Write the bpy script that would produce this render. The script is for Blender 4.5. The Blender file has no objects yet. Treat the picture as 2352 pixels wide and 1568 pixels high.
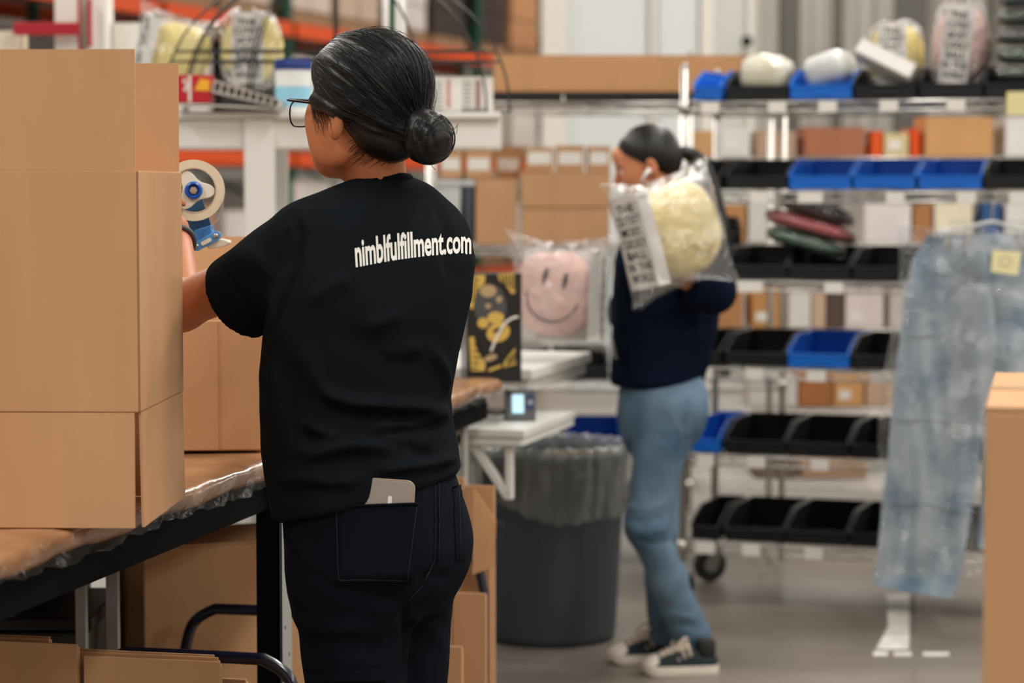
import bpy, bmesh, math, random
import numpy as np
from mathutils import Vector, Matrix, Euler
from mathutils.bvhtree import BVHTree
from mathutils.kdtree import KDTree

random.seed(7)
rng = np.random.default_rng(11)
SC = bpy.context.scene
COL = SC.collection
PI = math.pi

# ------------------------------------------------------------------ camera
FPX, HORIZON, CAM_H = 5553.0, 430.0, 1.43          # 85 mm lens on a 2352 px wide frame
PITCH = math.atan((784 - HORIZON) / FPX)
cam_data = bpy.data.cameras.new('camera')
cam_data.sensor_width = 36.0
cam_data.lens = FPX * 36.0 / 2352.0
cam_data.dof.use_dof = True
cam_data.dof.focus_distance = 3.98
cam_data.dof.aperture_fstop = 3.7
cam_data.clip_start = 0.05
cam = bpy.data.objects.new('camera', cam_data)
cam.location = (0, 0, CAM_H)
cam.rotation_euler = (PI / 2 - PITCH, 0, 0)
COL.objects.link(cam)
SC.camera = cam

# ------------------------------------------------------------------ light
world = bpy.data.worlds.new('World')
SC.world = world
world.use_nodes = True
bg = world.node_tree.nodes['Background']
bg.inputs[0].default_value = (0, 0, 0, 1)          # indoors: no sky, only the lamps and what the room throws back
bg.inputs[1].default_value = 0.0

def area(name, loc, sx, sy, power, rot=(0, 0, 0), col=(1, .96, .9)):
    l = bpy.data.lights.new(name, 'AREA')
    l.shape = 'RECTANGLE'
    l.size, l.size_y = sx, sy
    l.energy = power
    l.color = col
    o = bpy.data.objects.new(name, l)
    o.location = loc
    o.rotation_euler = rot
    COL.objects.link(o)
    return o

# the warehouse's own lamps: even rows of identical high-bay strips under the roof, above the picture
for x in (-4.2, 2.4, 9.0):
    for y in (-3.0, 2.6, 8.2, 13.8, 19.4, 25.0):
        area('ceiling_lamp_offscreen', (x, y, 6.2), 0.6, 3.6, 330)

SC.view_settings.view_transform = 'Standard'
SC.view_settings.look = 'None'
SC.view_settings.gamma = 1.0
SC.view_settings.use_curve_mapping = False
SC.view_settings.exposure = -0.45
SC.cycles.use_denoising = True
SC.cycles.max_bounces = 8
SC.cycles.transparent_max_bounces = 24
SC.cycles.sample_clamp_indirect = 4.0
SC.cycles.caustics_reflective = False
SC.cycles.caustics_refractive = False

# ------------------------------------------------------------------ pixel rays
CAM = Vector((0, 0, CAM_H))
_F = Vector((0, math.cos(PITCH), -math.sin(PITCH)))
_U = Vector((0, math.sin(PITCH), math.cos(PITCH)))
_R = Vector((1, 0, 0))

def ray(px, py):
    return _F + _R * ((px - 1176) / FPX) + _U * ((784 - py) / FPX)

def P(px, py, y):
    d = ray(px, py)
    return CAM + d * (y / d.y)

def onz(px, py, z):
    d = ray(px, py)
    return CAM + d * ((z - CAM_H) / d.z)

# ------------------------------------------------------------------ materials
def lin(c):
    return c / 12.92 if c <= .04045 else ((c + .055) / 1.055) ** 2.4

def S(r, g, b, a=1.0):
    return (lin(r / 255), lin(g / 255), lin(b / 255), a)

_M = {}

def mat(name, col, rough=.6, metal=0.0, spec=.5, var=0.0, vscale=8.0, bump=0.0, bscale=60.0, stretch=(1, 1, 1),
        col2=None, sheen=0.0, emit=None, estr=0.0, alpha=1.0, coat=0.0, detail=4.0, trans=0.0):
    if name in _M:
        return _M[name]
    m = bpy.data.materials.new(name)
    m.use_nodes = True
    nt = m.node_tree
    b = nt.nodes['Principled BSDF']
    b.inputs['Base Color'].default_value = col
    b.inputs['Roughness'].default_value = rough
    b.inputs['Metallic'].default_value = metal
    b.inputs['Specular IOR Level'].default_value = spec
    b.inputs['Sheen Weight'].default_value = sheen
    b.inputs['Coat Weight'].default_value = coat
    b.inputs['Alpha'].default_value = alpha
    b.inputs['Transmission Weight'].default_value = trans
    if emit:
        b.inputs['Emission Color'].default_value = emit
        b.inputs['Emission Strength'].default_value = estr
    if var > 0 or bump > 0:
        tc = nt.nodes.new('ShaderNodeTexCoord')
        mp = nt.nodes.new('ShaderNodeMapping')
        mp.inputs['Scale'].default_value = stretch
        nt.links.new(tc.outputs['Object'], mp.inputs['Vector'])
    if var > 0:
        n = nt.nodes.new('ShaderNodeTexNoise')
        n.inputs['Scale'].default_value = vscale
        n.inputs['Detail'].default_value = detail
        nt.links.new(mp.outputs[0], n.inputs['Vector'])
        mix = nt.nodes.new('ShaderNodeMix')
        mix.data_type = 'RGBA'
        c2 = col2 if col2 else tuple(max(0, c * (1 - var)) for c in col[:3]) + (1,)
        c1 = col if col2 else tuple(min(1, c * (1 + var)) for c in col[:3]) + (1,)
        mix.inputs[6].default_value = c1
        mix.inputs[7].default_value = c2
        rp = nt.nodes.new('ShaderNodeMapRange')
        rp.inputs[1].default_value = .3
        rp.inputs[2].default_value = .7
        nt.links.new(n.outputs['Fac'], rp.inputs[0])
        nt.links.new(rp.outputs[0], mix.inputs[0])
        nt.links.new(mix.outputs[2], b.inputs['Base Color'])
    if bump > 0:
        n2 = nt.nodes.new('ShaderNodeTexNoise')
        n2.inputs['Scale'].default_value = bscale
        n2.inputs['Detail'].default_value = 3
        nt.links.new(mp.outputs[0], n2.inputs['Vector'])
        bp = nt.nodes.new('ShaderNodeBump')
        bp.inputs['Strength'].default_value = bump
        bp.inputs['Distance'].default_value = .01
        nt.links.new(n2.outputs['Fac'], bp.inputs['Height'])
        nt.links.new(bp.outputs[0], b.inputs['Normal'])
    _M[name] = m
    return m

def film(name, gloss=.22, rough=.12, tint=(.96, .97, .97, 1), bump=.6, bscale=14, haze=.05):
    """thin clear plastic: transparent sheet with a fresnel gloss and creases"""
    if name in _M:
        return _M[name]
    m = bpy.data.materials.new(name)
    m.use_nodes = True
    nt = m.node_tree
    nt.nodes.remove(nt.nodes['Principled BSDF'])
    out = nt.nodes['Material Output']
    tr = nt.nodes.new('ShaderNodeBsdfTransparent')
    tr.inputs[0].default_value = tint
    gl = nt.nodes.new('ShaderNodeBsdfGlossy')
    gl.inputs['Roughness'].default_value = rough
    df = nt.nodes.new('ShaderNodeBsdfDiffuse')
    df.inputs[0].default_value = (.85, .86, .86, 1)
    lw = nt.nodes.new('ShaderNodeLayerWeight')
    lw.inputs['Blend'].default_value = .25
    mr = nt.nodes.new('ShaderNodeMapRange')
    mr.inputs[3].default_value = gloss * .35
    mr.inputs[4].default_value = min(1, gloss * 3)
    nt.links.new(lw.outputs['Facing'], mr.inputs[0])
    tc = nt.nodes.new('ShaderNodeTexCoord')
    n2 = nt.nodes.new('ShaderNodeTexNoise')
    n2.inputs['Scale'].default_value = bscale
    n2.inputs['Detail'].default_value = 5
    n2.inputs['Distortion'].default_value = 1.2
    nt.links.new(tc.outputs['Object'], n2.inputs['Vector'])
    bp = nt.nodes.new('ShaderNodeBump')
    bp.inputs['Strength'].default_value = bump
    bp.inputs['Distance'].default_value = .02
    nt.links.new(n2.outputs['Fac'], bp.inputs['Height'])
    nt.links.new(bp.outputs[0], gl.inputs['Normal'])
    m1 = nt.nodes.new('ShaderNodeMixShader')
    m1.inputs[0].default_value = haze
    nt.links.new(tr.outputs[0], m1.inputs[1])
    nt.links.new(df.outputs[0], m1.inputs[2])
    m2 = nt.nodes.new('ShaderNodeMixShader')
    nt.links.new(mr.outputs[0], m2.inputs[0])
    nt.links.new(m1.outputs[0], m2.inputs[1])
    nt.links.new(gl.outputs[0], m2.inputs[2])
    nt.links.new(m2.outputs[0], out.inputs[0])
    _M[name] = m
    return m

def card(name, rgb, var=.045):
    return mat(name, S(*rgb), rough=.85, spec=.2, var=var, vscale=2.6, bump=.03, bscale=240, stretch=(5, 5, 1.2))

# ------------------------------------------------------------------ mesh building
class MB:
    def __init__(self):
        self.v, self.f = [], []

    def add(self, verts, faces):
        o = len(self.v)
        self.v += [tuple(p) for p in verts]
        self.f += [tuple(i + o for i in f) for f in faces]
        return self

    def box(self, c, s, M=None):
        """box centred at c with full sizes s"""
        hx, hy, hz = s[0] / 2, s[1] / 2, s[2] / 2
        vs = [Vector((c[0] + x * hx, c[1] + y * hy, c[2] + z * hz)) for z in (-1, 1) for y in (-1, 1) for x in (-1, 1)]
        if M is not None:
            vs = [M @ p for p in vs]
        return self.add(vs, [(0, 2, 3, 1), (4, 5, 7, 6), (0, 1, 5, 4), (2, 6, 7, 3), (0, 4, 6, 2), (1, 3, 7, 5)])

    def hexa(self, bot, top):
        """solid from four bottom and four top corners"""
        vs = list(bot) + list(top)
        return self.add(vs, [(3, 2, 1, 0), (4, 5, 6, 7), (0, 1, 5, 4), (1, 2, 6, 5), (2, 3, 7, 6), (3, 0, 4, 7)])

    def prism(self, pts, d):
        """polygon pts extruded by vector d"""
        n = len(pts)
        d = Vector(d)
        vs = [Vector(p) for p in pts] + [Vector(p) + d for p in pts]
        return self.add(vs, [tuple(range(n))[::-1], tuple(range(n, 2 * n))] + [(i, (i + 1) % n, n + (i + 1) % n, n + i) for i in range(n)])

    def tube(self, pts, r, seg=8, closed=False):
        pts = [Vector(p) for p in pts]
        n = len(pts)
        rs = r if isinstance(r, (list, tuple)) else [r] * n
        vs, fs = [], []
        up = None
        for i in range(n):
            if closed:
                t = pts[(i + 1) % n] - pts[i - 1]
            else:
                t = pts[min(i + 1, n - 1)] - pts[max(i - 1, 0)]
            if t.length < 1e-9:
                t = Vector((0, 0, 1))
            t.normalize()
            if up is None:
                up = t.orthogonal().normalized()
            up = (up - t * up.dot(t))
            up = up.normalized() if up.length > 1e-6 else t.orthogonal().normalized()
            w = t.cross(up)
            for k in range(seg):
                a = 2 * PI * k / seg
                vs.append(pts[i] + (up * math.cos(a) + w * math.sin(a)) * rs[i])
        for i in range(n if closed else n - 1):
            j = (i + 1) % n
            for k in range(seg):
                l = (k + 1) % seg
                fs.append((i * seg + k, i * seg + l, j * seg + l, j * seg + k))
        if not closed:
            fs.append(tuple(range(seg))[::-1])
            fs.append(tuple((n - 1) * seg + k for k in range(seg)))
        return self.add(vs, fs)

    def lathe(self, prof, c=(0, 0, 0), seg=32, M=None, cap=True):
        vs, fs = [], []
        n = len(prof)
        for (r, z) in prof:
            for k in range(seg):
                a = 2 * PI * k / seg
                p = Vector((c[0] + r * math.cos(a), c[1] + r * math.sin(a), c[2] + z))
                vs.append(M @ p if M is not None else p)
        for i in range(n - 1):
            for k in range(seg):
                l = (k + 1) % seg
                fs.append((i * seg + k, i * seg + l, (i + 1) * seg + l, (i + 1) * seg + k))
        if cap:
            fs.append(tuple(range(seg))[::-1])
            fs.append(tuple((n - 1) * seg + k for k in range(seg)))
        return self.add(vs, fs)

    def grid(self, fn, nu, nv, wrap=False):
        vs = [fn(i / (nu if wrap else nu - 1), j / (nv - 1)) for j in range(nv) for i in range(nu)]
        fs = []
        for j in range(nv - 1):
            for i in range(nu if wrap else nu - 1):
                k = (i + 1) % nu
                fs.append((j * nu + i, j * nu + k, (j + 1) * nu + k, (j + 1) * nu + i))
        return self.add(vs, fs)

    def build(self, name, m, parent=None, smooth=False, bevel=0.0, bseg=2, origin=None, solid=0.0, subsurf=0, auto=None):
        me = bpy.data.meshes.new(name)
        inv = None
        if parent is not None:
            inv = MW[parent.name].inverted()
        elif origin is not None:
            inv = Matrix.Translation(origin).inverted()
        vs = [inv @ Vector(p) for p in self.v] if inv is not None else self.v
        me.from_pydata([tuple(p) for p in vs], [], self.f)
        me.update()
        if smooth:
            me.polygons.foreach_set('use_smooth', [True] * len(me.polygons))
        o = bpy.data.objects.new(name, me)
        if m is not None:
            me.materials.append(m)
        COL.objects.link(o)
        if parent is not None:
            o.parent = parent
            MW[o.name] = MW[parent.name]
        else:
            MW[o.name] = Matrix.Translation(origin) if origin is not None else Matrix()
            o.location = origin if origin is not None else (0, 0, 0)
        if solid:
            md = o.modifiers.new('solid', 'SOLIDIFY')
            md.thickness = solid
        if bevel:
            md = o.modifiers.new('bevel', 'BEVEL')
            md.width = bevel
            md.segments = bseg
            md.limit_method = 'ANGLE'
            md.angle_limit = math.radians(35)
        if subsurf:
            md = o.modifiers.new('sub', 'SUBSURF')
            md.levels = md.render_levels = subsurf
        return o

MW = {}

def tag(o, label, cat, group=None, kind=None):
    o['label'] = label
    if cat:
        o['category'] = cat
    if group:
        o['group'] = group
    if kind:
        o['kind'] = kind
    return o

def thing(name, label, cat, loc=(0, 0, 0), rotz=0.0, group=None, rot=None):
    o = bpy.data.objects.new(name, None)
    o.empty_display_size = .05
    COL.objects.link(o)
    o.location = loc
    o.rotation_euler = rot if rot is not None else (0, 0, rotz)
    MW[o.name] = Matrix.Translation(loc) @ Euler(o.rotation_euler).to_matrix().to_4x4()
    tag(o, label, cat, group)
    return o

class at:
    """parts built in the thing's own axes"""
    def __init__(self, o):
        self.o = o
    def __enter__(self):
        self.k = MW[self.o.name]
        MW[self.o.name] = Matrix()
        return self.o
    def __exit__(self, *a):
        MW[self.o.name] = self.k

def copy_tree(o, parent=None):
    c = o.copy()
    COL.objects.link(c)
    c.parent = parent
    for ch in list(o.children):
        copy_tree(ch, c)
    return c

def place(root, loc, rotz=0.0, label=None, group=None, rot=None):
    c = copy_tree(root)
    c.location = loc
    c.rotation_euler = rot if rot is not None else (0, 0, rotz)
    MW[c.name] = Matrix.Translation(loc) @ Euler(c.rotation_euler).to_matrix().to_4x4()
    if label:
        c['label'] = label
    if group:
        c['group'] = group
    return c

def frame(o, u, v=None):
    """matrix with x axis u (horizontal), z up, origin o"""
    u = Vector(u).normalized()
    z = Vector((0, 0, 1))
    v = z.cross(u)
    return Matrix(((u.x, v.x, 0, o[0]), (u.y, v.y, 0, o[1]), (u.z, v.z, 1, o[2]), (0, 0, 0, 1)))

def spline(pts, n=8):
    """Catmull-Rom through pts"""
    pts = [Vector(p) for p in pts]
    out = []
    for i in range(len(pts) - 1):
        p0, p1, p2, p3 = pts[max(i - 1, 0)], pts[i], pts[i + 1], pts[min(i + 2, len(pts) - 1)]
        for k in range(n):
            t = k / n
            out.append(.5 * ((2 * p1) + (p2 - p0) * t + (2 * p0 - 5 * p1 + 4 * p2 - p3) * t * t + (3 * p1 - p0 - 3 * p2 + p3) * t ** 3))
    out.append(pts[-1])
    return out

def text_mb(body, bold=.012, slices=0):
    """flat lettering: vertices with x in 0..w, y up, unit size"""
    cu = bpy.data.curves.new('lettering', 'FONT')
    cu.body = body
    cu.offset = bold
    cu.resolution_u = 3
    cu.align_x = 'LEFT'
    ob = bpy.data.objects.new('lettering', cu)
    COL.objects.link(ob)
    dg = bpy.context.evaluated_depsgraph_get()
    me = bpy.data.meshes.new_from_object(ob.evaluated_get(dg))
    bpy.data.objects.remove(ob)
    bpy.data.curves.remove(cu)
    bm = bmesh.new()
    bm.from_mesh(me)
    bpy.data.meshes.remove(me)
    if slices:
        xs = [v.co.x for v in bm.verts]
        a, b = min(xs), max(xs)
        for i in range(1, slices):
            bmesh.ops.bisect_plane(bm, geom=bm.verts[:] + bm.edges[:] + bm.faces[:], plane_co=(a + (b - a) * i / slices, 0, 0), plane_no=(1, 0, 0))
        ys = [v.co.y for v in bm.verts]
        c, d = min(ys), max(ys)
        for i in range(1, 6):
            bmesh.ops.bisect_plane(bm, geom=bm.verts[:] + bm.edges[:] + bm.faces[:], plane_co=(0, c + (d - c) * i / 6, 0), plane_no=(0, 1, 0))
    bm.verts.index_update()
    vs = [v.co.copy() for v in bm.verts]
    fs = [tuple(v.index for v in f.verts) for f in bm.faces]
    bm.free()
    return vs, fs

def put_text(mb, body, o, ux, uy, w, h, bold=.012):
    """lettering fitted into w x h at o, along unit vectors ux, uy"""
    vs, fs = text_mb(body, bold)
    if not vs:
        return
    x0, x1 = min(v.x for v in vs), max(v.x for v in vs)
    y0, y1 = min(v.y for v in vs), max(v.y for v in vs)
    mb.add([Vector(o) + Vector(ux) * ((v.x - x0) / (x1 - x0) * w) + Vector(uy) * ((v.y - y0) / max(y1 - y0, 1e-6) * h) for v in vs], fs)

# ------------------------------------------------------------------ implicit surfaces for bodies and cloth
def smin(a, b, k):
    h = np.clip(.5 + .5 * (b - a) / k, 0, 1)
    return b + (a - b) * h - k * h * (1 - h)

def smax(a, b, k):
    return -smin(-a, -b, k)

def f_cap(Q, a, b, ra, rb):
    a, b = np.array(a, np.float32), np.array(b, np.float32)
    ab = b - a
    t = np.clip(((Q - a) @ ab) / float(ab @ ab), 0, 1)
    return np.linalg.norm(Q - a - t[:, None] * ab, axis=1) - (ra + (rb - ra) * t)

def f_ell(Q, c, r, A=None):
    q = Q - np.array(c, np.float32)
    if A is not None:
        q = q @ A
    r = np.array(r, np.float32)
    k0 = np.linalg.norm(q / r, axis=1)
    k1 = np.linalg.norm(q / (r * r), axis=1) + 1e-9
    return k0 * (k0 - 1) / k1

def f_stack(Q, lv, A):
    """lv: rows z, cx, cy, a, b (ellipse half axes along A's columns), rising z"""
    lv = np.array(lv, np.float32)
    z = Q[:, 2]
    g = [np.interp(z, lv[:, 0], lv[:, i]) for i in range(1, 5)]
    q = np.stack([Q[:, 0] - g[0], Q[:, 1] - g[1]], 1) @ A
    k = np.sqrt((q[:, 0] / g[2]) ** 2 + (q[:, 1] / g[3]) ** 2)
    d = (k - 1) * np.minimum(g[2], g[3])
    ez = np.maximum(lv[0, 0] - z, z - lv[-1, 0])
    return np.maximum(d, ez)

def f_plane(Q, p, n):
    n = np.array(Vector(n).normalized(), np.float32)
    return (Q - np.array(p, np.float32)) @ n

def nets(fn, lo, hi, h):
    lo, hi = np.array(lo, float), np.array(hi, float)
    n = np.ceil((hi - lo) / h).astype(int) + 1
    ax = [lo[i] + h * np.arange(n[i]) for i in range(3)]
    # coarse pass first: only blocks close to the surface are sampled finely
    K = 6
    nb = -(-n // K)
    cc = [lo[i] + h * (np.arange(nb[i]) * K + (K - 1) / 2) for i in range(3)]
    g = np.stack(np.meshgrid(*cc, indexing='ij'), -1).astype(np.float32).reshape(-1, 3)
    cv = np.concatenate([fn(g[i:i + 300000]) for i in range(0, len(g), 300000)]).reshape(nb)
    Vb = np.repeat(np.repeat(np.repeat(cv, K, 0), K, 1), K, 2).astype(np.float32)
    near = np.argwhere(np.abs(cv) < h * K * 1.25)
    off = np.stack(np.meshgrid(*[np.arange(K)] * 3, indexing='ij'), -1).reshape(-1, 3)
    for i in range(0, len(near), 1500):
        ii = (near[i:i + 1500, None, :] * K + off[None]).reshape(-1, 3)
        Vb[ii[:, 0], ii[:, 1], ii[:, 2]] = fn((lo + h * ii).astype(np.float32))
    V = Vb[:n[0], :n[1], :n[2]]
    B = V < 0
    cn = [(i, j, k) for i in (0, 1) for j in (0, 1) for k in (0, 1)]
    sh = lambda A, c: A[c[0]:n[0] - 1 + c[0], c[1]:n[1] - 1 + c[1], c[2]:n[2] - 1 + c[2]]
    cnt = sum(sh(B, c).astype(np.int8) for c in cn)
    act = np.argwhere((cnt > 0) & (cnt < 8))
    idx = -np.ones(n - 1, np.int64)
    idx[act[:, 0], act[:, 1], act[:, 2]] = np.arange(len(act))
    pos = np.zeros((len(act), 3)); num = np.zeros(len(act))
    get = lambda c: V[act[:, 0] + c[0], act[:, 1] + c[1], act[:, 2] + c[2]]
    for a in cn:
        for d in range(3):
            if a[d] == 0:
                b = list(a); b[d] = 1
                va, vb = get(a), get(b)
                m = (va < 0) != (vb < 0)
                t = np.where(m, va / np.where(m, va - vb, 1), 0)
                p = np.array(a, float)[None, :].repeat(len(act), 0)
                p[:, d] += t
                pos[m] += p[m]; num[m] += 1
    vs = (act + pos / np.maximum(num, 1)[:, None]) * h + lo
    faces = []
    for d in range(3):
        e, f = (d + 1) % 3, (d + 2) % 3
        s0 = [slice(0, n[i]) for i in range(3)]; s1 = list(s0)
        s0[d], s1[d] = slice(0, n[d] - 1), slice(1, n[d])
        a0, a1 = B[tuple(s0)], B[tuple(s1)]
        c = np.argwhere(a0 != a1)
        c = c[(c[:, e] > 0) & (c[:, f] > 0) & (c[:, e] < n[e] - 1) & (c[:, f] < n[f] - 1)]
        q = []
        for (de, df) in ((-1, -1), (0, -1), (0, 0), (-1, 0)):
            cc = c.copy(); cc[:, e] += de; cc[:, f] += df
            q.append(idx[cc[:, 0], cc[:, 1], cc[:, 2]])
        q = np.stack(q, 1)
        inside = a0[c[:, 0], c[:, 1], c[:, 2]]
        q[~inside] = q[~inside][:, ::-1]
        faces.append(q)
    F = np.concatenate(faces)
    F = F[(F >= 0).all(1)]
    return vs, F

def relax(vs, F, it=2, lam=.5):
    e = np.concatenate([F[:, [0, 1]], F[:, [1, 2]], F[:, [2, 3]], F[:, [3, 0]]])
    e = np.concatenate([e, e[:, ::-1]])
    deg = np.bincount(e[:, 0], minlength=len(vs)).astype(float)[:, None]
    for _ in range(it):
        s = np.stack([np.bincount(e[:, 0], vs[e[:, 1], i], minlength=len(vs)) for i in range(3)], 1)
        vs = vs + lam * (s / np.maximum(deg, 1) - vs)
    return vs

def vnormals(vs, F):
    n = np.cross(vs[F[:, 2]] - vs[F[:, 0]], vs[F[:, 3]] - vs[F[:, 1]])
    out = np.zeros_like(vs)
    for i in range(4):
        for k in range(3):
            out[:, k] += np.bincount(F[:, i], n[:, k], minlength=len(vs))
    return out / (np.linalg.norm(out, axis=1, keepdims=True) + 1e-12)

def bvh_of(vs, F):
    return BVHTree.FromPolygons([tuple(v) for v in vs], [tuple(int(i) for i in f) for f in F])

def hit(bvh, px, py, off=0.0):
    d = ray(px, py).normalized()
    p, n, i, t = bvh.ray_cast(CAM, d)
    if p is None:
        p, n, i, t = bvh.find_nearest(P(px, py, 3.8))
        return p + n * off
    if n.dot(d) > 0:
        n = -n
    return p + n * off

def sculpt(vs, F, strokes):
    """push ridges (+) and creases (-) drawn as polylines into a cloth surface"""
    bvh = bvh_of(vs, F)
    nr = vnormals(vs, F)
    for (line, amp, sig) in strokes:
        pts = []
        for a, b in zip(line[:-1], line[1:]):
            m = max(2, int(math.hypot(b[0] - a[0], b[1] - a[1]) / 5))
            for k in range(m + 1):
                t = k / m
                pts.append(hit(bvh, a[0] + (b[0] - a[0]) * t, a[1] + (b[1] - a[1]) * t))
        A = np.array([tuple(p) for p in pts])
        lo, hi = A.min(0) - 3 * sig, A.max(0) + 3 * sig
        sel = np.where(((vs > lo) & (vs < hi)).all(1))[0]
        if not len(sel):
            continue
        D = np.full(len(sel), 9.0); K = np.zeros(len(sel))
        for k, p in enumerate(A):
            d = np.linalg.norm(vs[sel] - p, axis=1)
            m = d < D
            D[m] = d[m]; K[m] = k / max(1, len(A) - 1)
        fade = np.minimum(1, np.minimum(K, 1 - K) * 5 + .25)
        vs[sel] += nr[sel] * (amp * fade * np.exp(-(D / sig) ** 2))[:, None]
    return vs

def wobble(vs, F, amp, scale, seed=0):
    r = np.random.default_rng(seed)
    nr = vnormals(vs, F)
    d = np.zeros(len(vs))
    for k in range(7):
        w = r.normal(size=3) * scale * (1 + .5 * k)
        d += np.sin(vs @ w + r.uniform(0, 6.3)) / (1 + .5 * k)
    return vs + nr * (amp * d / 2.5)[:, None]

def mesh_obj(name, vs, F, m, parent=None, origin=None):
    mb = MB()
    mb.v = [tuple(v) for v in vs]
    mb.f = [tuple(int(i) for i in f) for f in F]
    return mb.build(name, m, parent, smooth=True, origin=origin)

# ------------------------------------------------------------------ shared materials
M_floor = mat('polished_concrete', S(120, 112, 104), rough=.38, spec=.35, var=.32, vscale=1.1, bump=.05, bscale=30, detail=7, stretch=(.6, 1.6, 1))  # mottled concrete; stretched dark streaks also paint shadow bands into the colour
M_card = card('kraft_card', (196, 152, 112))
M_card_lt = M_card_dk = M_card_in = M_card       # one kraft board everywhere; light alone makes the difference
M_white = mat('white_laminate', S(226, 225, 220), rough=.45, var=.03, vscale=3)
M_chrome = mat('chrome_wire', S(196, 193, 187), rough=.36, metal=1.0)
M_black_pl = mat('black_plastic', S(18, 18, 21), rough=.45, spec=.4)
M_blue_pl = mat('blue_plastic', S(14, 104, 205), rough=.38, spec=.45)
M_dark_steel = mat('dark_steel', S(13, 13, 15), rough=.8, spec=.08)
M_grey_steel = mat('grey_painted_steel', S(158, 157, 152), rough=.45, var=.06, vscale=6)
M_chrome_dull = M_chrome
M_label = mat('paper_label', S(232, 228, 220), rough=.7)
M_ink = mat('black_ink', S(22, 21, 22), rough=.7)
M_tape = mat('clear_packing_tape', S(196, 155, 110), rough=.2, spec=.6)
M_navy = mat('navy_tube', S(14, 20, 46), rough=.3, spec=.6, coat=.3)
M_orange = mat('orange_steel', S(224, 82, 26), rough=.5)
M_green = mat('green_steel', S(28, 78, 62), rough=.5)
F_bag = film('clear_poly_bag', gloss=.26, rough=.07, bump=1.0, bscale=20, haze=.05)
F_wrap = film('stretch_film', gloss=.05, rough=.22, bump=.8, bscale=22, haze=.008, tint=(.97, .95, .92, 1))
F_liner = film('bin_liner_film', gloss=.18, rough=.3, bump=.9, bscale=8, haze=.10, tint=(.86, .89, .86, 1))

# ------------------------------------------------------------------ floor, walls
fl = MB()
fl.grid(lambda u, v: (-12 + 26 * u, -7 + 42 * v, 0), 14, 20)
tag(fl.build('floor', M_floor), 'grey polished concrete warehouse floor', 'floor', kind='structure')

# the rest of the building shell, outside the picture: it throws the lamps' light back
M_shell = mat('painted_shell', S(206, 203, 196), rough=.8, spec=.2)
for (nm_, c_, s_, lb_) in (('ceiling', (1, 14, 7.05), (26, 42, .1), 'pale painted warehouse roof deck above the lamps'), ('wall_left', (-12.05, 14, 3.5), (.1, 42, 7.0), 'pale painted side wall beyond the pallet racking'),
                           ('wall_right', (14.05, 14, 3.5), (.1, 42, 7.0), 'pale painted side wall beyond the wire racks'), ('wall_front', (1, -7.05, 3.5), (26, .1, 7.0), 'pale painted end wall facing the racking'), ('wall_end', (1, 35.05, 3.5), (26, .1, 7.0), 'pale painted end wall behind the racking')):
    tag(MB().box(c_, s_).build(nm_, M_shell), lb_, nm_.split('_')[0], kind='structure')

# worn white stripe painted on the concrete, with a saw-cut joint beside it
paint = mat('floor_paint', S(238, 236, 230), rough=.6, var=.12, vscale=14, col2=S(196, 190, 182))
mk = MB()
a, b = onz(2036, 1366, 0), onz(2088, 1366, 0)
c, d = onz(2088, 1492, 0), onz(2012, 1492, 0)
mid_l, mid_r = onz(2040, 1440, 0), onz(2089, 1440, 0)
for q in ((d, c, mid_r, mid_l), (mid_l, mid_r, b, a)):
    mk.hexa([Vector((p.x, p.y, .0005)) for p in q], [Vector((p.x, p.y, .003)) for p in q])
for (x0, y0, x1, y1) in ((2006, 1498, 2040, 1506), (2052, 1499, 2094, 1507), (2120, 1500, 2180, 1506)):
    q = [onz(x0, y1, 0), onz(x1, y1, 0), onz(x1, y0, 0), onz(x0, y0, 0)]
    mk.hexa([Vector((p.x, p.y, .0005)) for p in q], [Vector((p.x, p.y, .003)) for p in q])
tag(mk.build('floor_marking', paint), 'worn white stripe painted on the concrete below the hanging jeans', 'floor marking', kind='structure')
jn = MB()
for (p, q) in ((onz(2097, 1330, 0), onz(2100, 1568, 0)), (onz(1900, 1497, 0), onz(2340, 1503, 0))):
    t = (q - p).normalized(); w = Vector((-t.y, t.x, 0)) * .006
    jn.hexa([p - w + Vector((0, 0, .0002)), q - w + Vector((0, 0, .0002)), q + w + Vector((0, 0, .0002)), p + w + Vector((0, 0, .0002))],
            [p - w + Vector((0, 0, .0012)), q - w + Vector((0, 0, .0012)), q + w + Vector((0, 0, .0012)), p + w + Vector((0, 0, .0012))])
tag(jn.build('floor_joint', mat('joint_filler', S(112, 104, 98), rough=.9)), 'dark saw-cut joint lines in the concrete floor', 'floor joint', kind='structure')

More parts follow.
